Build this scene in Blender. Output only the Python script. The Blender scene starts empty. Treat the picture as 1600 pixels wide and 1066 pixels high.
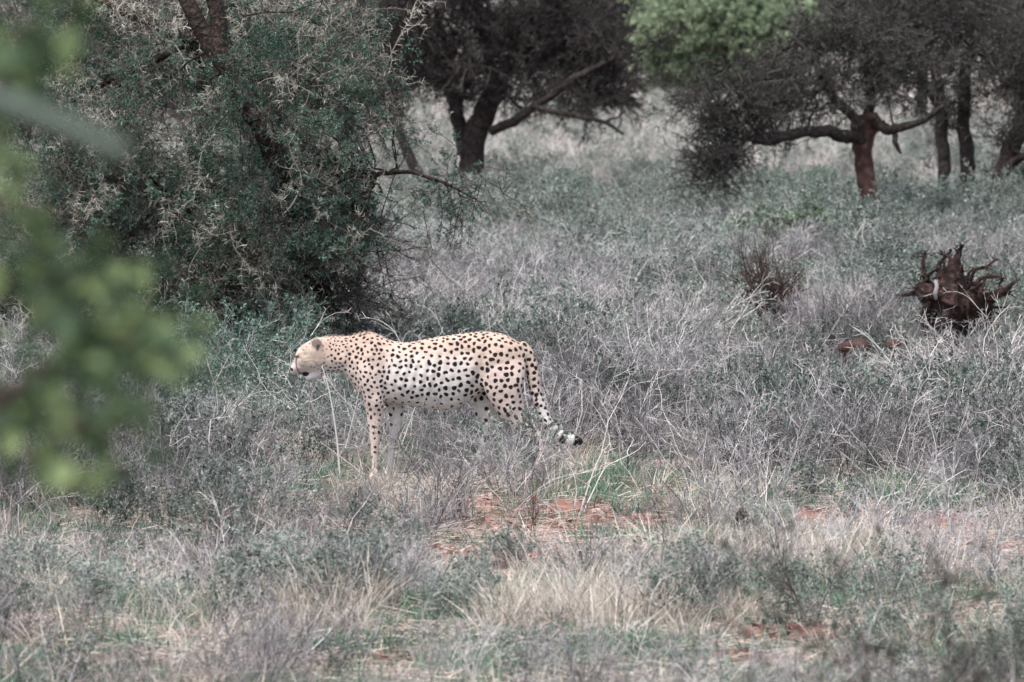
import bpy, math, random
import numpy as np
from mathutils import Vector, kdtree

# ------------------------------------------------------------------ camera, sky, sun, exposure
SC = bpy.context.scene
COL = SC.collection
FPX = 11441.0                    # focal length in photo pixels (1600 wide)
CAMH = 2.6
PITCH = math.atan(561.0 / FPX)
cam_d = bpy.data.cameras.new('camera')
cam = bpy.data.objects.new('camera', cam_d)
COL.objects.link(cam)
cam.location = (0, 0, CAMH)
cam.rotation_euler = (math.pi / 2 - PITCH, 0, 0)
cam_d.sensor_width = 36.0
cam_d.lens = 36.0 * FPX / 1600.0
cam_d.clip_start = 0.5
cam_d.clip_end = 6000
cam_d.dof.use_dof = True
cam_d.dof.focus_distance = 40.0
cam_d.dof.aperture_fstop = cam_d.lens / 30.0
cam_d.dof.aperture_blades = 9
SC.camera = cam

SUN_EL, SUN_AZ = math.radians(64), math.radians(215)
w = bpy.data.worlds.new('World')
SC.world = w
w.use_nodes = True
nt = w.node_tree
sky = nt.nodes.new('ShaderNodeTexSky')
sky.sky_type = 'NISHITA'
sky.sun_disc = False
sky.sun_elevation = SUN_EL
sky.sun_rotation = SUN_AZ
sky.dust_density = 3.0
sky.ozone_density = 1.0
hsv = nt.nodes.new('ShaderNodeHueSaturation')
hsv.inputs['Saturation'].default_value = 0.7
nt.links.new(sky.outputs[0], hsv.inputs['Color'])
nt.links.new(hsv.outputs[0], nt.nodes['Background'].inputs['Color'])
nt.nodes['Background'].inputs['Strength'].default_value = 0.105
sd = bpy.data.lights.new('sun', 'SUN')
sd.energy = 1.35
sd.angle = math.radians(22)
sd.color = (1.0, 0.97, 0.93)
sun = bpy.data.objects.new('sun', sd)
COL.objects.link(sun)
_sdir = Vector((math.sin(SUN_AZ) * math.cos(SUN_EL), math.cos(SUN_AZ) * math.cos(SUN_EL), math.sin(SUN_EL)))
sun.rotation_euler = _sdir.to_track_quat('Z', 'Y').to_euler()
VS = SC.view_settings
VS.view_transform = 'Standard'
VS.look = 'None'
VS.gamma = 1
VS.use_curve_mapping = False
VS.exposure = 1.76
SC.cycles.max_bounces = 6
SC.cycles.diffuse_bounces = 3
SC.cycles.use_denoising = True

# ------------------------------------------------------------------ helpers
rs = np.random.RandomState
CT, ST = math.cos(PITCH), math.sin(PITCH)


def at(px, py, Y):
    """world point seen at photo pixel (px, py) at distance y = Y"""
    dx, dy = (px - 800) / FPX, (533 - py) / FPX
    v = np.array([dx, CT + dy * ST, -ST + dy * CT])
    return np.array([0, 0, CAMH]) + v * (Y / v[1])


def pix(x, y, z=0.0):
    rx, ry, rz = x, y, z - CAMH
    f = ry * CT - rz * ST
    u = ry * ST + rz * CT
    return 800 + FPX * rx / f, 533 - FPX * u / f


_NG = rs(5).rand(64, 64)


def vnoise(x, y, s=1.0, o=0.0):
    x = np.asarray(x, float) / s + 31.7 + o
    y = np.asarray(y, float) / s + 17.3 + o * 1.7
    xi, yi = np.floor(x).astype(int), np.floor(y).astype(int)
    fx, fy = x - xi, y - yi
    fx, fy = fx * fx * (3 - 2 * fx), fy * fy * (3 - 2 * fy)
    g = lambda a, b: _NG[a % 64, b % 64]
    return (g(xi, yi) * (1 - fx) + g(xi + 1, yi) * fx) * (1 - fy) + (g(xi, yi + 1) * (1 - fx) + g(xi + 1, yi + 1) * fx) * fy


def gh(x, y):
    return 0.10 * (vnoise(x, y, 2.6) - 0.5) + 0.05 * (vnoise(x, y, 0.7, 3) - 0.5)


def ground_y(py):
    """distance at which the flat ground shows at photo row py"""
    dy = (533 - py) / FPX
    return CAMH * (CT + dy * ST) / (ST - dy * CT)


def gpt(px, py):
    p = at(px, py, ground_y(py))
    p[2] = float(gh(p[0], p[1]))
    return p


def nrm(v):
    v = np.asarray(v, float)
    return v / (np.linalg.norm(v, axis=-1, keepdims=True) + 1e-12)


# ------------------------------------------------------------------ materials
def mat(name, cols, rough=0.85, spec=0.15, noise=None, trans=0.0, rnd=0.0, bump=None):
    """colours by the 'tint' attribute of each twig or leaf (0..1), shifted per instance, with a fine noise"""
    m = bpy.data.materials.new(name)
    m.use_nodes = True
    t = m.node_tree
    b = t.nodes['Principled BSDF']
    b.inputs['Roughness'].default_value = rough
    b.inputs['Specular IOR Level'].default_value = spec
    at_ = t.nodes.new('ShaderNodeAttribute')
    at_.attribute_name = 'tint'
    fac = at_.outputs['Fac']
    if rnd:
        oi = t.nodes.new('ShaderNodeObjectInfo')
        mm = t.nodes.new('ShaderNodeMath')
        mm.operation = 'MULTIPLY_ADD'
        mm.inputs[1].default_value = rnd
        t.links.new(oi.outputs['Random'], mm.inputs[0])
        t.links.new(fac, mm.inputs[2])
        m2 = t.nodes.new('ShaderNodeMath')
        m2.operation = 'ADD'
        m2.inputs[1].default_value = -rnd / 2
        t.links.new(mm.outputs[0], m2.inputs[0])
        fac = m2.outputs[0]
        ia = t.nodes.new('ShaderNodeAttribute')
        ia.attribute_type = 'INSTANCER'
        ia.attribute_name = 'patch'
        m4 = t.nodes.new('ShaderNodeMath')
        m4.operation = 'ADD'
        t.links.new(fac, m4.inputs[0])
        t.links.new(ia.outputs['Fac'], m4.inputs[1])
        fac = m4.outputs[0]
    if noise:
        tc = t.nodes.new('ShaderNodeTexCoord')
        nz = t.nodes.new('ShaderNodeTexNoise')
        nz.inputs['Scale'].default_value = noise[0]
        nz.inputs['Detail'].default_value = 5
        t.links.new(tc.outputs['Object'], nz.inputs['Vector'])
        ma = t.nodes.new('ShaderNodeMath')
        ma.operation = 'MULTIPLY_ADD'
        ma.inputs[1].default_value = noise[1]
        t.links.new(nz.outputs['Fac'], ma.inputs[0])
        t.links.new(fac, ma.inputs[2])
        m3 = t.nodes.new('ShaderNodeMath')
        m3.operation = 'ADD'
        m3.inputs[1].default_value = -noise[1] / 2
        t.links.new(ma.outputs[0], m3.inputs[0])
        fac = m3.outputs[0]
        if bump:
            bp = t.nodes.new('ShaderNodeBump')
            bp.inputs['Strength'].default_value = bump
            bp.inputs['Distance'].default_value = 0.02
            t.links.new(nz.outputs['Fac'], bp.inputs['Height'])
            t.links.new(bp.outputs[0], b.inputs['Normal'])
    r = t.nodes.new('ShaderNodeValToRGB')
    e = r.color_ramp.elements
    n = len(cols)
    e[0].position, e[0].color = 0.0, (*cols[0], 1)
    e[1].position, e[1].color = 1.0, (*cols[-1], 1)
    for i in range(1, n - 1):
        x = e.new(i / (n - 1))
        x.color = (*cols[i], 1)
    t.links.new(fac, r.inputs[0])
    t.links.new(r.outputs[0], b.inputs['Base Color'])
    if trans:
        tr = t.nodes.new('ShaderNodeBsdfTranslucent')
        t.links.new(r.outputs[0], tr.inputs['Color'])
        mx = t.nodes.new('ShaderNodeMixShader')
        mx.inputs[0].default_value = trans
        t.links.new(b.outputs[0], mx.inputs[1])
        t.links.new(tr.outputs[0], mx.inputs[2])
        t.links.new(mx.outputs[0], t.nodes['Material Output'].inputs['Surface'])
    return m


M = dict(
    bark_dark=mat('bark_dark', [(.010, .008, .008), (.024, .019, .018), (.06, .048, .044)], noise=(22, 1.9), bump=.9),
    bark_red=mat('bark_red', [(.020, .012, .010), (.058, .032, .027), (.135, .082, .068)], noise=(10, 1.8), bump=.7),
    bark_brown=mat('bark_brown', [(.008, .006, .005), (.024, .017, .014), (.085, .062, .053)], noise=(42, 2.0), bump=1.0),
    root_wood=mat('root_wood', [(.006, .004, .004), (.019, .011, .0095), (.075, .042, .035)], noise=(24, 2.0), bump=1.0),
    root_bare=mat('root_bare', [(.12, .10, .10), (.30, .26, .26)], noise=(20, 1.0), bump=.4),
    twig_dark=mat('twig_dark', [(.012, .010, .010), (.030, .025, .024), (.075, .064, .06)]),
    twig_thorn=mat('twig_thorn', [(.012, .011, .010), (.036, .033, .028), (.12, .112, .095)]),
    thorn=mat('thorn', [(.05, .047, .04), (.19, .18, .155)]),
    spine=mat('spine', [(.22, .21, .17), (.50, .48, .41)]),
    spine_twig=mat('spine_twig', [(.07, .06, .05), (.15, .135, .115), (.30, .28, .24)]),
    twig_grey=mat('twig_grey', [(.036, .033, .034), (.185, .174, .176), (.46, .435, .43)], rnd=.35),
    twig_pale=mat('twig_pale', [(.26, .235, .22), (.46, .43, .405), (.62, .58, .54)], rnd=.3),
    twig_brown=mat('twig_brown', [(.02, .013, .012), (.055, .034, .030), (.12, .08, .07)], rnd=.2),
    straw=mat('straw', [(.22, .185, .15), (.40, .35, .295), (.58, .52, .45)], rnd=.35, trans=.2),
    grass_green=mat('grass_green', [(.05, .095, .06), (.10, .18, .125), (.21, .28, .20)], rnd=.4, trans=.25),
    leaf_teal=mat('leaf_teal', [(.028, .054, .040), (.072, .130, .096), (.18, .265, .20)], trans=.2),
    leaf_grey=mat('leaf_grey', [(.045, .060, .048), (.125, .155, .128), (.26, .305, .255)], rnd=.4, trans=.2),
    leaf_olive=mat('leaf_olive', [(.022, .026, .022), (.050, .058, .048), (.11, .125, .10)], trans=.1),
    leaf_dark=mat('leaf_dark', [(.018, .017, .017), (.036, .034, .032), (.07, .066, .058)], trans=.1),
    leaf_fresh=mat('leaf_fresh', [(.07, .095, .06), (.125, .165, .11), (.21, .26, .18)], trans=.3),
    leaf_hazed=mat('leaf_hazed', [(.15, .20, .12), (.23, .29, .18), (.32, .375, .25)], trans=.3),  # leaf green paled to paint distance haze into the far tree
    crumb=mat('crumb', [(.10, .05, .04), (.23, .125, .10), (.34, .25, .22)], rnd=.6),
    leaf_front=mat('leaf_front', [(.018, .036, .015), (.052, .088, .038), (.24, .31, .13)], rnd=.9, trans=.35, spec=.3, rough=.6),
    petal=mat('petal', [(.62, .60, .66), (.8, .78, .82)], trans=.2),
    litter=mat('litter', [(.16, .12, .10), (.36, .30, .25), (.55, .47, .41)], rnd=.4),
    clod=mat('clod', [(.010, .009, .010), (.022, .019, .02), (.04, .035, .034)], noise=(30, 1.0), bump=.6),  # clod black, which also paints the shade of the hollow
    mound=mat('mound', [(.20, .10, .075), (.30, .165, .125), (.38, .24, .19)], noise=(3, 1.2), bump=.5),
)


# ------------------------------------------------------------------ mesh builder: everything is quads
class Geo:
    def __init__(self):
        self.V, self.Q, self.mi, self.ti, self.n = [], [], [], [], 0

    def add(self, V, Q, mi, ti):
        self.V.append(V)
        self.Q.append(Q + self.n)
        self.mi.append(np.broadcast_to(mi, (len(Q),)).astype(np.int32))
        self.ti.append(np.broadcast_to(ti, (len(V),)).astype(np.float32))
        self.n += len(V)

    def segs(self, S, mi=0, sides=3):
        """S rows: p0(3) p1(3) r0 r1 tint"""
        if not len(S):
            return
        S = np.asarray(S, float)
        p0, p1, r0, r1, ti = S[:, 0:3], S[:, 3:6], S[:, 6], S[:, 7], S[:, 8]
        d = nrm(p1 - p0)
        h = np.where(np.abs(d[:, 2:3]) > .9, np.array([[1., 0, 0]]), np.array([[0, 0, 1.]]))
        u = nrm(np.cross(d, h))
        v = np.cross(d, u)
        k = len(S)
        V = np.zeros((k, 2, sides, 3))
        for j in range(sides):
            a = 2 * math.pi * j / sides
            o = u * math.cos(a) + v * math.sin(a)
            V[:, 0, j] = p0 + o * r0[:, None]
            V[:, 1, j] = p1 + o * r1[:, None]
        b = (np.arange(k) * 2 * sides)[:, None]
        Q = np.concatenate([b + np.array([[j, (j + 1) % sides, sides + (j + 1) % sides, sides + j]]) for j in range(sides)])
        self.add(V.reshape(-1, 3), Q, mi, np.repeat(ti, 2 * sides))

    def leaves(self, L, mi=1):
        """L rows: base(3) dir(3) length width roll tint"""
        if not len(L):
            return
        L = np.asarray(L, float)
        p, d, ln, wd, ro, ti = L[:, 0:3], nrm(L[:, 3:6]), L[:, 6:7], L[:, 7:8], L[:, 8:9], L[:, 9]
        h = np.where(np.abs(d[:, 2:3]) > .9, np.array([[1., 0, 0]]), np.array([[0, 0, 1.]]))
        u = nrm(np.cross(d, h))
        v = np.cross(d, u)
        s = u * np.cos(ro) + v * np.sin(ro)
        V = np.stack([p, p + d * ln * .5 + s * wd * .5, p + d * ln, p + d * ln * .5 - s * wd * .5], 1)
        k = len(L)
        Q = (np.arange(k) * 4)[:, None] + np.array([[0, 1, 2, 3]])
        self.add(V.reshape(-1, 3), Q, mi, np.repeat(ti, 4))

    def blades(self, B, mi=0):
        """curved grass blades; rows: base(3) tip(3) width bend tint (bend pulls the middle up)"""
        B = np.asarray(B, float)
        p0, p1, wd, bd, ti = B[:, 0:3], B[:, 3:6], B[:, 6:7], B[:, 7:8], B[:, 8]
        m = (p0 + p1) / 2 + np.array([0, 0, 1.]) * bd
        d = nrm(p1 - p0)
        a = np.random.RandomState(len(B)).rand(len(B), 1) * 6.28
        s = np.concatenate([np.cos(a), np.sin(a), np.zeros_like(a)], 1)
        V = np.stack([p0 - s * wd / 2, p0 + s * wd / 2, m - s * wd * .42, m + s * wd * .42, p1 - s * wd * .08, p1 + s * wd * .08], 1)
        k = len(B)
        b = (np.arange(k) * 6)[:, None]
        Q = np.concatenate([b + np.array([[0, 1, 3, 2]]), b + np.array([[2, 3, 5, 4]])])
        self.add(V.reshape(-1, 3), Q, mi, np.repeat(ti, 6))

    def tube(self, pts, rad, sides=10, mi=0, rough=.0, rng=None, cap=True, squash=None):
        """a limb: rings along a polyline, radius wobbling so that it is not a clean cylinder"""
        pts, rad = np.asarray(pts, float), np.asarray(rad, float)
        # resample
        seg = np.linalg.norm(np.diff(pts, axis=0), axis=1)
        t = np.concatenate([[0], np.cumsum(seg)])
        n = max(4, int(t[-1] / max(rad.mean() * .8, 1e-4)) + 1)
        n = min(n, 60)
        q = np.linspace(0, t[-1], n)
        P = np.stack([np.interp(q, t, pts[:, i]) for i in range(3)], 1)
        for _ in range(2):
            P[1:-1] = P[1:-1] * .5 + (P[:-2] + P[2:]) * .25
        R = np.interp(q, t, rad)
        rng = rng or rs(1)
        d = nrm(np.gradient(P, axis=0))
        u = np.cross(d[0], [0.3, 1, .2])
        V = []
        lobes = rng.rand(3) * 6.28
        for i in range(n):
            u = nrm(u - d[i] * np.dot(u, d[i]))
            v = np.cross(d[i], u)
            for j in range(sides):
                a = 2 * math.pi * j / sides
                rr = R[i] * (1 + rough * (math.sin(3 * a + lobes[0] + q[i] * 3) * .5 + math.sin(5 * a + lobes[1] - q[i] * 7) * .3 + rng.randn() * .35))
                V.append(P[i] + (u * math.cos(a) + v * math.sin(a)) * rr)
        V = np.array(V)
        Q = []
        for i in range(n - 1):
            for j in range(sides):
                Q.append([i * sides + j, i * sides + (j + 1) % sides, (i + 1) * sides + (j + 1) % sides, (i + 1) * sides + j])
        if cap:
            for base in (0, (n - 1) * sides):
                for j in range(0, sides - 2, 2):
                    Q.append([base, base + j + 1, base + j + 2, base + (j + 3) % sides])
        self.add(V, np.array(Q), mi, .5)

    def proto(self, P, R=None, t=(0, 0, 0), s=1.0, dt=0.0, mimap=None):
        V = P['V'] * s
        if R is not None:
            V = V @ R.T
        mi = P['mi'] if mimap is None else np.asarray(mimap)[P['mi']]
        self.add(V + np.asarray(t), P['Q'], mi, np.clip(P['ti'] + dt, 0, 1))

    def pack(self):
        return dict(V=np.concatenate(self.V), Q=np.concatenate(self.Q), mi=np.concatenate(self.mi), ti=np.concatenate(self.ti))

    def mesh(self, name, mats, smooth=False, origin=(0, 0, 0)):
        p = self.pack()
        return pack_mesh(name, p, mats, smooth, origin)


def pack_mesh(name, p, mats, smooth=False, origin=(0, 0, 0)):
    V = (p['V'] - np.asarray(origin)).astype(np.float32)
    Q = p['Q'].astype(np.int32)
    me = bpy.data.meshes.new(name)
    me.vertices.add(len(V))
    me.vertices.foreach_set('co', V.ravel())
    me.loops.add(Q.size)
    me.loops.foreach_set('vertex_index', Q.ravel())
    me.polygons.add(len(Q))
    me.polygons.foreach_set('loop_start', np.arange(0, Q.size, 4, dtype=np.int32))
    me.polygons.foreach_set('material_index', p['mi'].astype(np.int32))
    me.polygons.foreach_set('use_smooth', np.full(len(Q), smooth))
    a = me.attributes.new('tint', 'FLOAT', 'POINT')
    a.data.foreach_set('value', p['ti'].astype(np.float32))
    for m in mats:
        me.materials.append(M[m] if isinstance(m, str) else m)
    me.update(calc_edges=True)
    return me


def split_pack(p, which):
    """the faces of one material of a pack, as a pack of its own"""
    f = p['mi'] == which
    Q = p['Q'][f]
    used, inv = np.unique(Q, return_inverse=True)
    return dict(V=p['V'][used], Q=inv.reshape(Q.shape), mi=np.zeros(len(Q), int), ti=p['ti'][used])


def tag(o, label=None, cat=None, group=None, kind=None):
    for k, v in (('label', label), ('category', cat), ('group', group), ('kind', kind)):
        if v:
            o[k] = v
    return o


def obj(name, me, parent=None, loc=(0, 0, 0), kind=None):
    o = bpy.data.objects.new(name, me)
    COL.objects.link(o)
    o.location = loc
    if parent:
        o.parent = parent
    if kind:
        o['kind'] = kind
    return o


def empty(name, loc, label, cat, group=None, rotz=0.0, scale=1.0):
    o = bpy.data.objects.new(name, None)
    COL.objects.link(o)
    o.empty_display_size = .2
    o.location = loc
    o.rotation_euler = (0, 0, rotz)
    o.scale = (scale,) * 3
    return tag(o, label, cat, group)


def copy_thing(o, label, loc, rotz, scale):
    c = o.copy()
    COL.objects.link(c)
    c.location, c.rotation_euler, c.scale = loc, (0, 0, rotz), scale
    c['label'] = label
    for ch in o.children:
        d = ch.copy()
        COL.objects.link(d)
        d.parent = c
        for g in ch.children:
            e = g.copy()
            COL.objects.link(e)
            e.parent = d
    return c


# ------------------------------------------------------------------ plant growth
def perp(rng, d, ang):
    r = rng.randn(3)
    r = nrm(r - d * np.dot(r, d))
    return nrm(d * math.cos(ang) + r * math.sin(ang))


class Plant:
    def __init__(self):
        self.S, self.L, self.T, self.F = [], [], [], []

    def grow(self, rng, p, d, L, r, lvl, c):
        n = c['n'][lvl]
        d = nrm(d)
        p = np.asarray(p, float)
        nodes = [(p, d, r)]
        tip = r * c.get('taper', .35)
        ti = c.get('tint', .5) + rng.uniform(-.35, .35)
        for i in range(n):
            d = nrm(d + rng.randn(3) * c['wander'] + np.array([0, 0, c['up'][lvl]]))
            p2 = p + d * L / n
            ra, rb = r + (tip - r) * i / n, r + (tip - r) * (i + 1) / n
            self.S.append([*p, *p2, ra, rb, ti + rng.uniform(-.1, .1)])
            p = p2
            nodes.append((p, d, rb))
        last = lvl == len(c['n']) - 1

        def along(t):
            k = min(int(t * n), n - 1)
            f = t * n - k
            return nodes[k][0] * (1 - f) + nodes[k + 1][0] * f, nodes[k + 1][1], nodes[k][2]
        if not last:
            for _ in range(c['k'][lvl]):
                t = rng.uniform(c.get('t0', .2), 1)
                q, dd, rr = along(t)
                self.grow(rng, q, perp(rng, dd, rng.uniform(*c['ang'])), L * c['ratio'] * rng.uniform(.6, 1.2) * (1.15 - .5 * t), max(rr * .65, c['rmin']), lvl + 1, c)
        if c.get('thorn') and lvl >= c.get('thorn_lvl', 0):
            for _ in range(int(c['thorn'][0] * L)):
                q, dd, rr = along(rng.rand())
                tl = c['thorn'][1] * rng.uniform(.5, 1.2)
                for s in (0, 1):
                    td = perp(rng, dd, rng.uniform(1.0, 1.7))
                    self.T.append([*q, *(q + td * tl), .0019, .0005, rng.rand()])
        if c.get('leaf') and lvl >= c.get('leaf_lvl', 1):
            dens, ll, lw = c['leaf']
            for _ in range(int(dens * L + rng.rand())):
                q, dd, rr = along(rng.uniform(.1, 1))
                ld = perp(rng, dd, rng.uniform(.5, 1.4))
                self.L.append([*q, *ld, ll * rng.uniform(.6, 1.3), lw * rng.uniform(.6, 1.3), rng.rand() * 6.28, rng.rand()])
        if c.get('flower') and last and rng.rand() < c['flower']:
            for _ in range(4):
                self.F.append([*p, *nrm(rng.randn(3) + [0, 0, 1]), .017, .015, rng.rand() * 6.28, rng.rand()])

    def pack(self, thorn_mat=0):
        g = Geo()
        g.segs(self.S, 0)
        if self.T:
            g.segs(self.T, 2)
        if self.L:
            g.leaves(self.L, 1)
        if self.F:
            g.leaves(self.F, 3)
        return g.pack()


def bush(rng, h, stems, spread, c, r=.006):
    P = Plant()
    for i in range(stems):
        a = rng.rand() * 6.28
        lean = spread * math.sqrt(rng.rand())
        d = np.array([math.cos(a) * lean, math.sin(a) * lean, 1])
        b = np.array([math.cos(a), math.sin(a), 0]) * rng.rand() * .06 * h * 2
        P.grow(rng, b + [0, 0, -.02], d, h * rng.uniform(.7, 1.15), r * rng.uniform(.6, 1.1), 0, c)
    return P.pack()


C_TWIG = dict(n=[5, 3, 2], k=[6, 3], up=[.06, .05, .03], wander=.16, ang=(.4, 1.1), ratio=.42, rmin=.0016, t0=.15)
C_ARCH = dict(n=[8, 5, 3], k=[3, 2], up=[-.05, -.02, 0], wander=.15, ang=(.4, 1.0), ratio=.36, rmin=.0018, t0=.3)
C_LEAFY = dict(n=[4, 3, 2], k=[6, 3], up=[.06, .05, .03], wander=.16, ang=(.4, 1.0), ratio=.42, rmin=.0012, leaf=(80, .021, .011), leaf_lvl=1)
C_SAPL = dict(n=[6, 4, 3], k=[8, 3], up=[.03, .1, .1], wander=.13, ang=(.4, .9), ratio=.5, rmin=.0016, t0=.25)

PROTO = {}
for i in range(4):
    PROTO['twig%d' % i] = bush(rs(20 + i), .42, 8, .85, C_TWIG, .0042)
    PROTO['arch%d' % i] = bush(rs(40 + i), .6, 4, .8, C_ARCH, .0038)
    PROTO['leafy%d' % i] = bush(rs(60 + i), .36, 9, .8, C_LEAFY, .003)


def grass_tuft(rng, n, h, spread, lean, wd):
    B = []
    for _ in range(n):
        a, r0 = rng.rand() * 6.28, spread * math.sqrt(rng.rand())
        b = np.array([math.cos(a) * r0, math.sin(a) * r0, -.01])
        a2 = a + rng.randn() * .8
        hh = h * rng.uniform(.45, 1.1)
        l = hh * lean * rng.uniform(.1, 1.1)
        tip = b + [math.cos(a2) * l, math.sin(a2) * l, hh * (1 - .25 * lean * rng.rand())]
        B.append([*b, *tip, wd * rng.uniform(.6, 1.2), hh * .12 * lean, rng.rand()])
    g = Geo()
    g.blades(B)
    return g.pack()


for i in range(4):
    PROTO['straw%d' % i] = grass_tuft(rs(80 + i), 30, .19, .08, .95, .0045)
    PROTO['green%d' % i] = grass_tuft(rs(90 + i), 34, .075, .08, 1.1, .005)
    r_ = rs(100 + i)
    L_ = []
    for _ in range(26):
        a = r_.rand() * 6.28
        p_ = np.array([r_.randn() * .12, r_.randn() * .12, r_.uniform(.004, .03)])
        q_ = p_ + np.array([math.cos(a), math.sin(a), r_.uniform(-.1, .25)]) * r_.uniform(.03, .14)
        L_.append([*p_, *q_, .002, .0012, r_.rand()])
    g_ = Geo()
    g_.segs(L_)
    PROTO['litter%d' % i] = g_.pack()

# sprays: the branchlets that tree crowns are made of, growing along +Z
def spray(rng, L, c, r=.006):
    P = Plant()
    P.grow(rng, (0, 0, 0), (0, 0, 1), L, r, 0, c)
    return P.pack()


C_THORNY = dict(n=[6, 4, 2], k=[9, 3], up=[-.03, -.02, 0], wander=.16, ang=(.5, 1.2), ratio=.42, rmin=.0015, t0=.05, thorn=(22, .034))
C_THLEAF = dict(C_THORNY, leaf=(150, .020, .009), leaf_lvl=1, thorn=(12, .03), k=[8, 3])
C_FINE = dict(n=[5, 4, 3], k=[7, 3], up=[.02, .02, 0], wander=.22, ang=(.4, 1.2), ratio=.48, rmin=.0075, t0=.05, leaf=(7, .06, .03), leaf_lvl=1)
C_CRNLEAF = dict(n=[4, 3, 2], k=[7, 3], up=[0, 0, 0], wander=.2, ang=(.5, 1.1), ratio=.5, rmin=.005, leaf=(32, .085, .05), leaf_lvl=0)
for i in range(5):
    PROTO['thorny%d' % i] = spray(rs(120 + i), .5, C_THORNY, .005)
    PROTO['thleaf%d' % i] = spray(rs(130 + i), .4, C_THLEAF, .004)
    PROTO['fine%d' % i] = spray(rs(140 + i), .8, C_FINE, .014)
    PROTO['crnleaf%d' % i] = spray(rs(150 + i), .8, C_CRNLEAF, .012)


def frame_to(rng, d):
    d = nrm(d)
    h = rng.randn(3)
    u = nrm(np.cross(d, h))
    v = np.cross(d, u)
    return np.stack([u, v, d], 1)


# ------------------------------------------------------------------ ground and sky-line hills
def axis(near0, near1, step, far0, far1):
    a = list(np.arange(near0, near1 + 1e-6, step))
    s, x = step, near1
    while x < far1:
        s *= 1.3
        x += s
        a.append(min(x, far1))
    s, x = step, near0
    lo = []
    while x > far0:
        s *= 1.3
        x -= s
        lo.append(max(x, far0))
    return np.array(lo[::-1] + a)


SOIL = [(860, 808, 230, 34), (1470, 805, 100, 18), (560, 818, 150, 14), (760, 775, 60, 10), (1330, 790, 110, 14), (1250, 1005, 170, 16), (560, 1040, 150, 12), 
        (1000, 1050, 300, 12),  (1560, 850, 80, 12), (700, 870, 160, 14), (330, 1010, 120, 12)]


def soil_mask(px, py):
    m = np.zeros_like(np.asarray(px, float))
    for (cx, cy, rx, ry) in SOIL:
        q = ((px - cx) / rx) ** 2 + ((py - cy) / ry) ** 2
        m = np.maximum(m, np.clip(1.35 - q, 0, 1))
    return m


def bare(px, py):
    return np.maximum(soil_mask(px, py), .85 * np.maximum(soil_mask(px, py - 22), soil_mask(px, py - 42)))


gx, gy = axis(-6, 6, .12, -1500, 1500), axis(20, 62, .12, -60, 3000)
GX, GY = np.meshgrid(gx, gy)
GZ = gh(GX, GY) * np.clip(1.6 - GY / 200, 0.2, 1)
V_ = np.stack([GX.ravel(), GY.ravel(), GZ.ravel()], 1)
ii = np.arange(len(gx) * len(gy)).reshape(len(gy), len(gx))
Q_ = np.stack([ii[:-1, :-1].ravel(), ii[:-1, 1:].ravel(), ii[1:, 1:].ravel(), ii[1:, :-1].ravel()], 1)
ppx, ppy = pix(V_[:, 0], np.maximum(V_[:, 1], 15), 0)
sm = soil_mask(ppx, ppy)


def ground_material():
    m = bpy.data.materials.new('dry_earth')
    m.use_nodes = True
    t = m.node_tree
    b = t.nodes['Principled BSDF']
    b.inputs['Roughness'].default_value = .95
    b.inputs['Specular IOR Level'].default_value = .05
    N = t.nodes.new
    tc = N('ShaderNodeTexCoord')

    def noise(s, d=6, r=.6):
        n = N('ShaderNodeTexNoise')
        n.inputs['Scale'].default_value = s
        n.inputs['Detail'].default_value = d
        n.inputs['Roughness'].default_value = r
        t.links.new(tc.outputs['Object'], n.inputs['Vector'])
        return n.outputs['Fac']

    def ramp(f, a, b_, ca, cb):
        r = N('ShaderNodeValToRGB')
        r.color_ramp.elements[0].position, r.color_ramp.elements[0].color = a, (*ca, 1)
        r.color_ramp.elements[1].position, r.color_ramp.elements[1].color = b_, (*cb, 1)
        t.links.new(f, r.inputs[0])
        return r.outputs[0]

    def mix(f, a, c):
        x = N('ShaderNodeMixRGB')
        t.links.new(f, x.inputs[0])
        t.links.new(a, x.inputs[1])
        t.links.new(c, x.inputs[2])
        return x.outputs[0]
    grey = ramp(noise(6), .3, .7, (.15, .125, .115), (.30, .26, .235))
    red = ramp(noise(9, 8, .7), .35, .7, (.165, .075, .06), (.33, .185, .155))
    at_ = N('ShaderNodeAttribute')
    at_.attribute_name = 'tint'
    ad = N('ShaderNodeMath')
    ad.operation = 'MULTIPLY_ADD'
    ad.inputs[1].default_value = .55
    t.links.new(at_.outputs['Fac'], ad.inputs[0])
    t.links.new(noise(1.7, 8, .65), ad.inputs[2])
    f = ramp(ad.outputs[0], .50, .72, (0, 0, 0), (1, 1, 1))
    t.links.new(mix(f, grey, red), b.inputs['Base Color'])
    bp = N('ShaderNodeBump')
    bp.inputs['Strength'].default_value = .7
    bp.inputs['Distance'].default_value = .03
    t.links.new(noise(22, 8, .7), bp.inputs['Height'])
    t.links.new(bp.outputs[0], b.inputs['Normal'])
    return m


g_me = pack_mesh('ground', dict(V=V_, Q=Q_, mi=np.zeros(len(Q_), int), ti=sm), [ground_material()], True)
ground = obj('ground', g_me, kind='structure')

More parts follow.
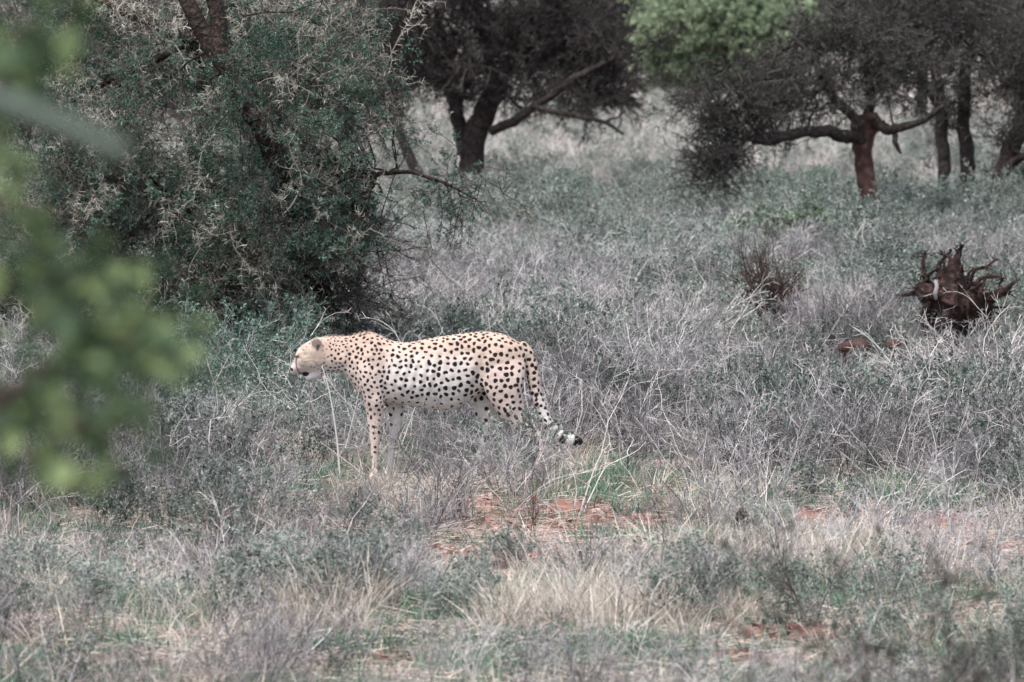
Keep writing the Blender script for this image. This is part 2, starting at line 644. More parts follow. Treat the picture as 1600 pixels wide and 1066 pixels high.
# a low rise far behind, under the skyline
hx = np.linspace(-700, 700, 120)
HV, HQ = [], []
for j, (yy, k) in enumerate(((900, 0), (980, .45), (1080, .8), (1250, 1.0), (1600, 1.0))):
    for x in hx:
        HV.append([x, yy, -1 + k * (16 + 26 * float(vnoise(x, 0, 140, 2)) + 8 * float(vnoise(x, 5, 45, 4)))])
n_ = len(hx)
for j in range(4):
    for i in range(n_ - 1):
        HQ.append([j * n_ + i, j * n_ + i + 1, (j + 1) * n_ + i + 1, (j + 1) * n_ + i])
hill_m = mat('hill_scrub', [(.10, .105, .115), (.15, .15, .165), (.20, .195, .21)], noise=(.05, 1.4))
obj('hills', pack_mesh('hills', dict(V=np.array(HV), Q=np.array(HQ), mi=np.zeros(len(HQ), int), ti=np.full(len(HV), .5)), [hill_m], True), kind='structure')


# ------------------------------------------------------------------ ground cover (nobody could count it): instanced by geometry nodes
def cover(name, label, cat, protos, mats, pts, scl, tiltr=.18, seed=0):
    rng = rs(seed)
    n = len(pts)
    me = bpy.data.meshes.new(name)
    me.vertices.add(n)
    me.vertices.foreach_set('co', pts.astype(np.float32).ravel())
    rot = np.stack([rng.randn(n) * tiltr, rng.randn(n) * tiltr, rng.rand(n) * 6.283], 1)
    a = me.attributes.new('rot', 'FLOAT_VECTOR', 'POINT')
    a.data.foreach_set('vector', rot.astype(np.float32).ravel())
    a = me.attributes.new('scl', 'FLOAT', 'POINT')
    a.data.foreach_set('value', scl.astype(np.float32))
    a = me.attributes.new('idx', 'INT', 'POINT')
    a.data.foreach_set('value', rng.randint(0, len(protos), n).astype(np.int32))
    a = me.attributes.new('patch', 'FLOAT', 'POINT')
    pv = .55 * (vnoise(pts[:, 0], pts[:, 1], 1.6, 50) - .5) + .5 * (vnoise(pts[:, 0], pts[:, 1], .55, 60) - .5)
    a.data.foreach_set('value', pv.astype(np.float32))
    o = obj(name, me)
    tag(o, label, cat, None, 'stuff')
    for m in mats:
        me.materials.append(M[m])
    ng = bpy.data.node_groups.new(name, 'GeometryNodeTree')
    ng.interface.new_socket('Geometry', in_out='INPUT', socket_type='NodeSocketGeometry')
    ng.interface.new_socket('Geometry', in_out='OUTPUT', socket_type='NodeSocketGeometry')
    N, L = ng.nodes.new, ng.links.new
    gi, go = N('NodeGroupInput'), N('NodeGroupOutput')
    iop = N('GeometryNodeInstanceOnPoints')
    g2i = N('GeometryNodeGeometryToInstance')
    for k in protos:
        so = bpy.data.objects.new(k, pack_mesh(name, PROTO[k], mats))
        oi = N('GeometryNodeObjectInfo')
        oi.inputs['Object'].default_value = so
        oi.inputs['As Instance'].default_value = False
        L(oi.outputs['Geometry'], g2i.inputs[0])
    L(g2i.outputs[0], iop.inputs['Instance'])
    L(gi.outputs[0], iop.inputs['Points'])
    iop.inputs['Pick Instance'].default_value = True

    def attr(nm, tp):
        x = N('GeometryNodeInputNamedAttribute')
        x.data_type = tp
        x.inputs['Name'].default_value = nm
        return [s for s in x.outputs if s.enabled and s.name == 'Attribute'][0]
    L(attr('idx', 'INT'), iop.inputs['Instance Index'])
    e2r = N('FunctionNodeEulerToRotation')
    L(attr('rot', 'FLOAT_VECTOR'), e2r.inputs[0])
    L(e2r.outputs[0], iop.inputs['Rotation'])
    cx = N('ShaderNodeCombineXYZ')
    s_ = attr('scl', 'FLOAT')
    for i in range(3):
        L(s_, cx.inputs[i])
    L(cx.outputs[0], iop.inputs['Scale'])
    L(iop.outputs[0], go.inputs[0])
    md = o.modifiers.new('scatter', 'NODES')
    md.node_group = ng
    return o


# places kept clear so that the animal's front legs and the bare patches show
CLEAR = []


def scatter(rng, n, d0, d1, dens, spread=1.3, extra=.6):
    d = np.exp(rng.uniform(math.log(d0), math.log(d1), n))
    x = rng.uniform(-1, 1, n) * (d * .07 * spread + extra)
    px, py = pix(x, d, 0)
    keep = rng.rand(n) < dens(x, d, px, py)
    x, d = x[keep], d[keep]
    return np.stack([x, d, gh(x, d)], 1)


def blob(px, py, cx, cy, rx, ry):
    return np.clip(1.3 - ((px - cx) / rx) ** 2 - ((py - cy) / ry) ** 2, 0, 1)


def sstep(a, b, v):
    t = np.clip((v - a) / (b - a), 0, 1)
    return t * t * (3 - 2 * t)


def front_leg_clear(px, py):
    # low plants only right before the near fore leg and in the open strip before the animal
    c = 1 - .97 * blob(px, py, 600, 785, 85, 58)
    c = c * (1 - .99 * blob(px, py, 915, 745, 85, 52)) * (1 - .92 * blob(px, py, 800, 740, 130, 42))
    return c * (1 - .97 * blob(px, py, 1490, 575, 120, 40)) * (1 - .95 * blob(px, py, 1350, 622, 100, 46)) * (1 - .95 * blob(px, py, 1082, 695, 48, 28)) * (1 - .95 * blob(px, py, 1190, 572, 80, 55)) * (1 - .85 * blob(px, py, 1245, 468, 120, 36))


def d_twig(x, d, px, py):
    n = vnoise(x, d, 1.1, 7)
    v = .16 + .84 * sstep(790, 690, py)
    v = v * (1 - .8 * blob(px, py, 350, 620, 230, 75)) * (.05 + 1.1 * sstep(.42, .64, n)) * (1 - .85 * bare(px, py)) * front_leg_clear(px, py)
    v = v * (1 - .7 * blob(px, py, 460, 745, 100, 25)) * (1 - .85 * blob(px, py, 960, 745, 120, 25))
    v = v * (1 - .5 * sstep(340, 250, py))
    return v


def d_leafy(x, d, px, py):
    n = vnoise(x, d, 1.3, 11)
    v = (.10 + .9 * sstep(760, 660, py)) * (.12 + sstep(.42, .72, n)) * (1 - .9 * bare(px, py)) * front_leg_clear(px, py)
    v = np.maximum(v, 1.0 * blob(px, py, 350, 620, 230, 75))
    v = np.maximum(v, .6 * blob(px, py, 980, 350, 280, 75) * sstep(.3, .65, n))
    v = np.maximum(v, .6 * blob(px, py, 1330, 360, 330, 50) * sstep(.25, .6, n))
    v = v * (1 - .85 * blob(px, py, 960, 745, 120, 25))
    return v


def d_straw(x, d, px, py):
    n = vnoise(x, d, .7, 15)
    v = .07 + .55 * sstep(.48, .75, n) * sstep(700, 840, py)
    v = np.maximum(v, .95 * blob(px, py, 470, 970, 150, 50))
    v = np.maximum(v, .95 * blob(px, py, 960, 975, 150, 50))
    v = np.maximum(v, .7 * blob(px, py, 1180, 890, 160, 40))
    v = np.maximum(v, .6 * blob(px, py, 380, 690, 140, 25))
    return v * (1 - .93 * bare(px, py)) * (1 - .65 * sstep(1000, 1045, py))


def d_green(x, d, px, py):
    n = vnoise(x, d, .8, 21)
    v = .9 * sstep(.38, .7, n) * (.35 + .65 * sstep(800, 950, py)) + .15
    v = np.maximum(v, .9 * blob(px, py, 960, 745, 130, 25))
    v = np.maximum(v, .9 * blob(px, py, 1500, 760, 150, 30))
    v = np.maximum(v, .8 * blob(px, py, 440, 745, 110, 28))
    v = np.maximum(v, .9 * sstep(985, 1030, py) * sstep(.25, .5, n))
    v = np.maximum(v, .9 * blob(px, py, 945, 838, 60, 12))
    v = np.maximum(v, .8 * blob(px, py, 1130, 845, 120, 25))
    return v * (1 - .9 * bare(px, py) * (1 - blob(px, py, 945, 838, 60, 12)))


R1 = rs(301)
p = scatter(R1, 21000, 25, 115, d_twig)
cover('dry_scrub', 'grey leafless low scrub covering the ground', 'scrub', ['twig%d' % i for i in range(4)], ['twig_grey'], p, R1.uniform(.5, 1.15, len(p)) * (.62 + .7 * vnoise(p[:, 0], p[:, 1], 1.1, 7)) * (1 - .35 * sstep(36, 32, p[:, 1])) * (1 - .45 * sstep(60, 85, p[:, 1])), seed=1)
p = scatter(R1, 8500, 25, 115, lambda x, d, px, py: .75 * d_twig(x, d, px, py) * (1 - .75 * sstep(50, 72, d)))
cover('dry_stalks', 'pale arching dry stalks among the scrub', 'stalks', ['arch%d' % i for i in range(4)], ['twig_pale'], p, R1.uniform(.45, 1.1, len(p)) * (1 - .35 * sstep(36, 32, p[:, 1])) * (1 - .45 * sstep(60, 85, p[:, 1])), seed=2)
p = scatter(R1, 16000, 25, 130, d_leafy)
cover('low_herbs', 'grey green low leafy herbs covering the ground', 'herbs', ['leafy%d' % i for i in range(4)], ['twig_grey', 'leaf_grey'], p, R1.uniform(.45, 1.2, len(p)) * (.65 + .7 * vnoise(p[:, 0], p[:, 1], 1.3, 11)) * (1 - .35 * sstep(36, 32, p[:, 1])) * (1 + .25 * sstep(58, 75, p[:, 1])) * (1 - .45 * sstep(80, 95, p[:, 1])), seed=3)
p = scatter(R1, 22000, 23, 120, d_straw)
cover('dry_grass', 'pale dry grass tufts over the open ground', 'grass', ['straw%d' % i for i in range(4)], ['straw'], p, R1.uniform(.5, 1.25, len(p)) * (.7 + .6 * vnoise(p[:, 0], p[:, 1], .9, 71)), seed=4)
p = scatter(R1, 60000, 23, 100, d_green)
cover('green_grass', 'short green grass between the dry tufts', 'grass', ['green%d' % i for i in range(4)], ['grass_green'], p, R1.uniform(.5, 1.3, len(p)), seed=5)
p = scatter(R1, 9000, 23, 60, lambda x, d, px, py: (.35 + .65 * sstep(680, 800, py)) * (1 - .7 * soil_mask(px, py)))
cover('plant_litter', 'bits of dead stalk lying on the soil', 'litter', ['litter%d' % i for i in range(4)], ['litter'], p, R1.uniform(.5, 1.2, len(p)), .05, seed=6)
for i in range(4):
    r_ = rs(180 + i)
    c_ = np.array([[x, y, z] for x in (-1, 1) for y in (-1, 1) for z in (-.6, .6)], float) * (1 + r_.uniform(-.35, .35, (8, 3)))
    g_ = Geo()
    g_.add(c_ * .012, np.array([[0, 1, 3, 2], [4, 6, 7, 5], [0, 4, 5, 1], [2, 3, 7, 6], [0, 2, 6, 4], [1, 5, 7, 3]]), 0, r_.rand())
    PROTO['crumb%d' % i] = g_.pack()
p = scatter(R1, 26000, 24, 48, lambda x, d, px, py: .04 + .96 * soil_mask(px, py))
cover('earth_crumbs', 'reddish crumbs of earth and small stones on the bare patches', 'earth crumbs', ['crumb%d' % i for i in range(4)], ['crumb'], p, R1.uniform(.3, 1.0, len(p)) ** 2 * 2.2, .8, seed=8)
p = scatter(R1, 16000, 95, 420, lambda x, d, px, py: .35 + .6 * sstep(.35, .6, vnoise(x, d, 9, 31)), 1.5, 2)
cover('distant_scrub', 'pale scrub and grass on the far plain', 'scrub', ['twig0', 'arch1', 'straw0', 'straw2', 'leafy0', 'leafy1'], ['twig_pale', 'leaf_grey'], p, R1.uniform(.7, 1.5, len(p)), seed=7)


# ------------------------------------------------------------------ trees
def tree(name, label, cat, base, Y, limbs, regions, kinds, mats, barkm, seed, group=None, link_r=.02, spray_s=(.8, 1.3), per=9, droop=-.1, rough=.12, limbm=None):
    """limbs: lists of (px, py, r_px, dy) at distance Y; regions: (px, py, rx, ry, rdepth_m, n clusters, dy)"""
    rng = rs(seed)
    m_px = Y / FPX
    bpt = gpt(*base) if Y is None else np.array([at(base[0], base[1], Y)[0], Y, float(gh(at(base[0], base[1], Y)[0], Y))])
    root = empty(name, bpt, label, cat, group)
    skel = []
    for li, lb in enumerate(limbs):
        P = [at(a, b, Y + dy) for (a, b, r, dy) in lb]
        R = [r * m_px for (a, b, r, dy) in lb]
        if li == 0:
            P[0][2] = bpt[2] - .1
        P = np.array(P)
        k = max(2, len(P) * 4)
        tt = np.linspace(0, len(P) - 1, k)
        PP = np.stack([np.interp(tt, range(len(P)), P[:, i]) for i in range(3)], 1)
        RR = np.interp(tt, range(len(P)), R)
        PP[1:-1] += rng.randn(k - 2, 3) * RR[1:-1, None] * .22
        g = Geo()
        g.tube(PP, RR, 12 if li == 0 else 9, 0, rough, rng)
        obj('trunk' if li == 0 else 'limb', g.mesh('trunk' if li == 0 else 'limb', [barkm if li == 0 or not limbm else limbm], True, bpt), root)
        if li > 0 or len(limbs) == 1:
            skel += [PP[i] for i in range(len(PP) // 4, len(PP))]
        else:
            skel += [PP[i] for i in range(len(PP) * 2 // 3, len(PP))]
    skel = np.array(skel)
    S = []
    G = Geo()
    for (cx, cy, rx, ry, rd, n, dy) in regions:
        c0 = at(cx, cy, Y + dy)
        for _ in range(n):
            u = nrm(rng.randn(3)) * rng.rand() ** (1 / 2.4)
            c = c0 + u * np.array([rx * m_px, rd, ry * m_px])
            if c[2] < .15:
                c[2] = .15 + rng.rand() * .3
            dd = np.linalg.norm((skel - c) * [1, .7, 1], axis=1)
            j = int(np.argsort(dd)[rng.randint(0, min(4, len(dd)))])
            a = skel[j]
            # wandering connecting branch
            k = 6
            L = np.linalg.norm(c - a)
            r0 = link_r * min(1.0, .35 + L * .25)
            prev = a
            off = rng.randn(3) * .14 * L
            for q in range(1, k + 1):
                t = q / k
                nx = a * (1 - t) + c * t + off * math.sin(math.pi * t) + rng.randn(3) * .03 * L * (t < 1)
                S.append([*prev, *nx, r0 * (1 - .7 * (q - 1) / k), r0 * (1 - .7 * q / k), rng.uniform(.1, .6)])
                if q == 1:
                    kmain = kinds[rng.randint(len(kinds))]
                    pick = lambda: kmain if rng.rand() < .7 else kinds[rng.randint(len(kinds))]
                    dens = rng.uniform(.45, 1.45)
                    dtc = rng.uniform(-.25, .2)
                if q >= 3 and rng.rand() < .8:
                    d = nrm(rng.randn(3) + nrm(c - a) * .6 + [0, 0, droop])
                    G.proto(PROTO[pick()], frame_to(rng, d), nx, rng.uniform(*spray_s) * .8, dtc + rng.uniform(-.15, .12))
                prev = nx
            out = nrm(c - a)
            for _k in range(int(per * dens + .5)):
                d = nrm(rng.randn(3) * .9 + out * .6 + [0, 0, droop])
                G.proto(PROTO[pick()], frame_to(rng, d), c + rng.randn(3) * .10 * spray_s[1], rng.uniform(*spray_s), dtc + rng.uniform(-.15, .15))
    gb = Geo()
    gb.segs(S, 0, 5)
    obj('branchwork', gb.mesh('branchwork', [limbm or barkm], False, bpt), root, kind='stuff')
    obj('crown', G.mesh('crown', mats, False, bpt), root, kind='stuff')
    return root


for i in range(3):
    PROTO['spiny%d' % i] = spray(rs(170 + i), .75, dict(C_THORNY, n=[7, 4], k=[6], thorn=(26, .05), rmin=.003, taper=.5, wander=.2), .006)
    PROTO['spiny%d' % i]['mi'] = np.where(PROTO['spiny%d' % i]['mi'] == 2, 4, 3)
TH = ['thorny%d' % i for i in range(5)]
TL = ['thleaf%d' % i for i in range(5)]
FI = ['fine%d' % i for i in range(5)]
CL = ['crnleaf%d' % i for i in range(5)]

tree('thorn_tree', 'big thorny tree with leaning brown trunk and blue-green sprigs behind the cheetah head', 'tree', (520, 592), 47.5,
     [[(525, 592, 24, .2), (500, 480, 22, .1), (462, 340, 20, -.2), (428, 235, 18, -.75), (392, 165, 17, -.8), (345, 90, 15, -.8), (305, 35, 13, -.8), (270, -40, 11, -.8)],
      [(400, 190, 13, -.85), (365, 110, 14, -.8), (345, 50, 13, -.8), (325, -40, 11, -.8)],
      [(440, 280, 15, .2), (330, 330, 12, .5), (200, 365, 9, .8), (60, 410, 6, .9)],
      [(470, 370, 12, .3), (530, 300, 8, .1), (590, 272, 4, -.1), (645, 268, 3.2, -.2), (700, 288, 2.6, -.2), (745, 312, 1.6, -.2)],
      [(330, 70, 9, .1), (240, 40, 8, .4), (120, -20, 6, .6)],
      [(290, 70, 6, 0), (210, 110, 5, .3), (90, 160, 4, .5)],
      [(500, 470, 10, .3), (400, 420, 8, .3), (260, 440, 6, .5), (120, 470, 4, .6)]],
     [(170, 110, 230, 130, .8, 36, .5), (470, 100, 110, 140, .7, 28, .3), (60, 480, 160, 70, .7, 16, .5), (330, 40, 150, 60, .5, 12, .6), (450, 350, 90, 80, .3, 14, -.75), (150, 200, 130, 120, .4, 14, -.5), (230, 290, 160, 60, .6, 14, .9), (100, 400, 120, 60, .6, 10, .9), (390, 150, 110, 100, .35, 8, -.85), (340, 420, 140, 70, .5, 12, -.2), (560, 400, 40, 60, .3, 5, .1), (510, 490, 60, 40, .4, 5, .2), (330, 330, 230, 110, .9, 30, .3), (80, 340, 140, 140, .8, 16, .5), (520, 320, 75, 100, .5, 11, 0),
      (450, 430, 120, 60, .5, 12, .1), (180, 470, 200, 60, .6, 12, .5), (590, 165, 45, 25, .2, 2, -.3), (705, 305, 35, 25, .1, 2, -.2), (300, 470, 120, 50, .5, 8, .3)],
     TH + TL + TL[:3] + ['spiny0', 'spiny1', 'spiny2', 'spiny0'], ['twig_thorn', 'leaf_teal', 'thorn', 'spine_twig', 'spine'], 'bark_brown', 501, link_r=.016, spray_s=(.55, 1.0), per=9, droop=-.25)

tree('dark_tree', 'dark forked tree with wide low black crown behind the thorn tree', 'tree', (738, 300), 90,
     [[(738, 300, 21, 0), (737, 240, 20, 0), (748, 200, 19, 0), (768, 150, 15, 0), (800, 95, 12, .3), (850, 20, 9, .5), (880, -40, 6, .6)],
      [(728, 240, 15, 0), (716, 180, 11, .2), (700, 110, 10, .4), (650, 40, 7, .6), (600, -20, 5, .6)],
      [(720, 298, 12, -.3), (690, 303, 11, -.4), (664, 288, 9, -.5), (640, 245, 8, -.5), (622, 205, 7, -.5), (612, 150, 5, -.5)],
      [(768, 205, 8, -.2), (800, 190, 8, -.4), (840, 165, 6, -.6), (900, 120, 5, -.8), (960, 90, 4, -.8)],
      [(830, 165, 4, -.6), (868, 176, 4.5, -.8), (906, 182, 4, -.9), (948, 192, 3, -.9), (975, 210, 2, -.9)],
      [(775, 140, 8, .2), (760, 80, 7, .5), (745, 10, 5, .7)]],
     [(625, 85, 105, 80, 1.2, 22, .2), (780, 70, 120, 75, 1.2, 26, .2), (915, 75, 110, 85, 1.2, 24, -.2), (955, 150, 60, 35, .7, 8, -.6), (830, -40, 220, 60, 1.4, 20, 0), (640, -30, 110, 60, 1.2, 10, 0), (590, 165, 45, 35, .6, 6, -.3), (715, 130, 90, 35, .8, 8, .2), (850, 145, 60, 30, .6, 6, -.3)],
     FI, ['twig_dark', 'leaf_dark'], 'bark_dark', 502, link_r=.034, spray_s=(.35, .7), per=9, droop=.05)

tree('red_trunk_tree', 'low spreading tree with reddish trunk and arching left limb', 'tree', (1362, 372), 75,
     [[(1364, 372, 17, 0), (1358, 320, 16, 0), (1352, 270, 14, 0), (1345, 225, 16, 0), (1350, 195, 22, 0), (1352, 178, 19, 0)],
      [(1348, 215, 12, -.1), (1325, 212, 10, -.2), (1295, 205, 9, -.3), (1262, 206, 9, -.4), (1235, 212, 8, -.5), (1200, 222, 7, -.6), (1170, 215, 5, -.7), (1130, 230, 3, -.8)],
      [(1352, 190, 9, 0), (1362, 150, 8, .1), (1355, 110, 6, .2), (1330, 60, 4, .3)],
      [(1368, 188, 9, -.1), (1388, 202, 8, -.2), (1412, 200, 7, -.3), (1440, 190, 5, -.4), (1475, 165, 4, -.5)],
      [(1190, 218, 5, -.6), (1165, 175, 5, -.7), (1142, 125, 4, -.8), (1125, 88, 3, -.8)],
      [(1345, 195, 8, -.2), (1300, 150, 7, -.2), (1270, 90, 5, -.3), (1240, 60, 3, -.3)],
      [(1395, 203, 5, -.2), (1400, 225, 4, -.3), (1408, 240, 2, -.3)]],
     [(1245, 138, 105, 50, .9, 19, -.3), (1350, 85, 110, 50, .9, 17, .1), (1130, 205, 50, 60, .5, 14, -.7), (1105, 245, 35, 45, .4, 8, -.7), (1155, 135, 85, 45, .7, 16, -.5), (1300, 65, 90, 45, .7, 15, .1), (1420, 130, 60, 45, .6, 9, -.2), (1200, 188, 60, 22, .4, 8, -.5)],
     FI[:3] + ['fine3'], ['twig_dark', 'leaf_olive'], 'bark_red', 503, link_r=.03, spray_s=(.24, .62), per=5, droop=.1, rough=.25, limbm='bark_dark')

tree('twin_stem_tree', 'tall dark tree with two upright stems right of the red trunk', 'tree', (1500, 345), 80,
     [[(1482, 350, 12, 0), (1476, 300, 11, 0), (1472, 240, 10, 0), (1470, 180, 10, 0), (1462, 110, 8, .2), (1440, 40, 6, .3), (1420, -40, 5, .3)],
      [(1500, 350, 14, .1), (1518, 300, 13, .1), (1512, 240, 11, .1), (1506, 185, 11, .1), (1510, 110, 9, .2), (1530, 40, 7, .3), (1540, -50, 5, .3)],
      [(1470, 170, 6, 0), (1440, 120, 5, -.3), (1400, 70, 4, -.5), (1370, 20, 3, -.5)]],
     [(1480, 45, 100, 65, 1.1, 20, .1), (1440, 10, 70, 45, .9, 9, 0), (1565, 60, 70, 80, 1.0, 11, .3), (1505, 150, 60, 50, .7, 5, .2), (1430, 100, 60, 60, .7, 6, -.2)],
     FI, ['twig_dark', 'leaf_olive'], 'bark_dark', 504, link_r=.03, spray_s=(.3, .65), per=6, droop=.0)

tree('leaning_tree', 'dark tree leaning right at the photo edge behind pale flowering scrub', 'tree', (1545, 345), 79,
     [[(1542, 350, 17, 0), (1558, 290, 15, 0), (1580, 235, 14, 0), (1604, 180, 13, 0), (1640, 100, 10, 0), (1680, 20, 8, 0)],
      [(1570, 262, 8, -.2), (1600, 245, 6, -.4), (1640, 230, 4, -.5)]],
     [(1600, 120, 60, 80, .8, 14, -.2), (1660, 60, 90, 90, 1.0, 14, 0), (1590, 205, 40, 40, .5, 5, -.2)],
     FI, ['twig_dark', 'leaf_olive'], 'bark_brown', 505, link_r=.028, spray_s=(.3, .65), per=6, droop=-.1)

tree('green_tree', 'bright green leafy tree far off between the dark crowns', 'tree', (1120, 175), 150,
     [[(1120, 175, 10, 0), (1122, 120, 9, 0), (1118, 70, 8, 0), (1110, 20, 5, 0)], [(1120, 110, 6, 0), (1170, 70, 4, .5), (1210, 40, 3, .5)], [(1120, 100, 6, 0), (1070, 70, 4, -.5), (1030, 40, 3, -.5)]],
     [(1115, 35, 75, 40, 1.6, 26, 0), (1195, 62, 55, 32, 1.2, 16, 0), (1045, 62, 50, 40, 1.2, 16, 0), (1120, 85, 90, 25, 1.2, 14, 0)],
     CL, ['twig_dark', 'leaf_hazed'], 'bark_dark', 506, link_r=.05, spray_s=(.7, 1.1), per=8)


# trees further back: each stands alone, with trunk and crown
def back_tree(px, Y, top, halfw, low, label, mats, seed, n=26, per=7, kinds=FI, s=(.9, 1.5), name='savanna_tree', grp='trees at the back of the plain'):
    by = 11441 * CAMH / Y - 28
    mid = (top + low) / 2
    rng = rs(seed)
    lean = rng.uniform(-12, 12)
    return tree(name, label, 'tree', (px, by), Y,
                [[(px, by, 9, 0), (px + lean * .5, (by + mid) / 2, 8, 0), (px + lean, mid, 6, 0), (px + lean * 1.6, top + 20, 3, 0)],
                 [(px + lean * .6, (by + mid) / 2, 5, 0), (px - halfw * .5, mid, 4, .4), (px - halfw * .8, top + 20, 2, .4)],
                 [(px + lean * .7, mid + 10, 5, 0), (px + halfw * .5, mid - 10, 4, -.4), (px + halfw * .8, top + 20, 2, -.4)]],
                [(px, mid, halfw, (low - top) / 2, 1.6, n, 0)], kinds, mats, 'bark_dark', seed, grp, .04, s, per)


back_tree(575, 118, -60, 95, 150, 'blackish bushy tree far behind the thorny tree sprigs', ['twig_dark', 'leaf_dark'], 611, 30)
back_tree(90, 105, -60, 150, 215, 'dim grey tree behind the thorn tree at the left edge', ['twig_dark', 'leaf_olive'], 612, 34)
back_tree(330, 120, -60, 140, 190, 'dim brown tree hidden behind the thorn tree trunk', ['twig_dark', 'leaf_dark'], 613, 30)
back_tree(1435, 125, -60, 85, 45, 'grey olive tree far behind the reddish trunk crown', ['twig_dark', 'leaf_olive'], 614, 24)
back_tree(1590, 130, -60, 90, 90, 'grey olive tree far behind the two upright stems', ['twig_dark', 'leaf_olive'], 615, 24)
back_tree(880, 170, -30, 120, 105, 'dark distant tree behind the forked tree crown', ['twig_dark', 'leaf_dark'], 616, 26, s=(1.2, 2.0))
back_tree(1245, 260, -40, 60, 42, 'purplish distant tree right of the bright green tree', ['twig_dark', 'leaf_dark'], 617, 20, s=(1.6, 2.6))
back_tree(1010, 250, -40, 80, 60, 'dark distant tree left of the bright green tree', ['twig_dark', 'leaf_dark'], 618, 22, s=(1.6, 2.6))
back_tree(1340, 280, -20, 60, 55, 'pale grey distant tree above the reddish trunk', ['twig_grey', 'leaf_grey'], 619, 18, s=(1.6, 2.6))

# far wood: reads as one mass
rng = rs(650)
G = Geo()
for _ in range(900):
    x, y = rng.uniform(-60, 60), rng.uniform(330, 420)
    z = rng.uniform(.2, 1) * (3.5 + 3.5 * float(vnoise(x, y, 9, 40)))
    G.proto(PROTO[FI[rng.randint(5)]], frame_to(rng, rng.randn(3) + [0, 0, .6]), (x, y, z), rng.uniform(2.2, 4), rng.uniform(-.2, .3))
far = obj('woodland', G.mesh('woodland', ['twig_grey', 'leaf_olive']))
tag(far, 'dim line of woodland along the far horizon', 'woodland', None, 'stuff')

# ------------------------------------------------------------------ shrubs one can point to
SHP = {}


def shrub_kind(key, name, pk, mats, parts):
    p_ = pk
    ms = {}
    for idx, part in parts:
        sub = split_pack(p_, idx)
        ms[part] = pack_mesh(part, sub, [mats[idx]])
    SHP[key] = (name, ms)


C_GREY = dict(C_TWIG, k=[10, 4], n=[6, 4, 3])
shrub_kind('grey0', 'grey_shrub', bush(rs(701), .6, 15, .55, C_GREY, .005), ['twig_grey'], [(0, 'twigwork')])
shrub_kind('grey1', 'grey_shrub', bush(rs(702), .6, 14, .9, C_GREY, .005), ['twig_grey'], [(0, 'twigwork')])
shrub_kind('pale0', 'pale_shrub', bush(rs(703), .75, 15, .9, dict(C_ARCH, k=[7, 3]), .0055), ['twig_pale'], [(0, 'twigwork')])
shrub_kind('pale1', 'pale_shrub', bush(rs(704), .75, 13, 1.2, dict(C_ARCH, k=[7, 3]), .0055), ['twig_pale'], [(0, 'twigwork')])
C_LB = dict(C_LEAFY, k=[9, 4], n=[5, 4, 2], leaf=(70, .024, .010))
shrub_kind('leafy0', 'leafy_shrub', bush(rs(705), .6, 15, .8, C_LB, .0045), ['twig_grey', 'leaf_teal'], [(0, 'twigwork'), (1, 'foliage')])
shrub_kind('leafy1', 'leafy_shrub', bush(rs(706), .6, 13, 1.0, C_LB, .0045), ['twig_grey', 'leaf_grey'], [(0, 'twigwork'), (1, 'foliage')])
shrub_kind('fresh0', 'green_shrub', bush(rs(707), .6, 18, 1.0, dict(C_LB, leaf=(110, .04, .02)), .0045), ['twig_grey', 'leaf_fresh'], [(0, 'twigwork'), (1, 'foliage')])
shrub_kind('brown0', 'brown_shrub', bush(rs(708), .6, 60, .32, dict(C_GREY, k=[12, 4], wander=.3), .008), ['twig_brown'], [(0, 'twigwork')])
shrub_kind('sapl0', 'bare_sapling', bush(rs(709), .6, 4, .45, C_SAPL, .007), ['twig_dark'], [(0, 'twigwork')])
shrub_kind('sapl1', 'bare_sapling', bush(rs(710), .6, 3, .6, C_SAPL, .007), ['twig_brown'], [(0, 'twigwork')])
shrub_kind('flow0', 'flowering_shrub', bush(rs(711), .6, 12, .8, dict(C_LB, leaf=(40, .022, .009), flower=.11), .004), ['twig_grey', 'leaf_grey', 'thorn', 'petal'], [(0, 'twigwork'), (1, 'foliage'), (3, 'blossom')])

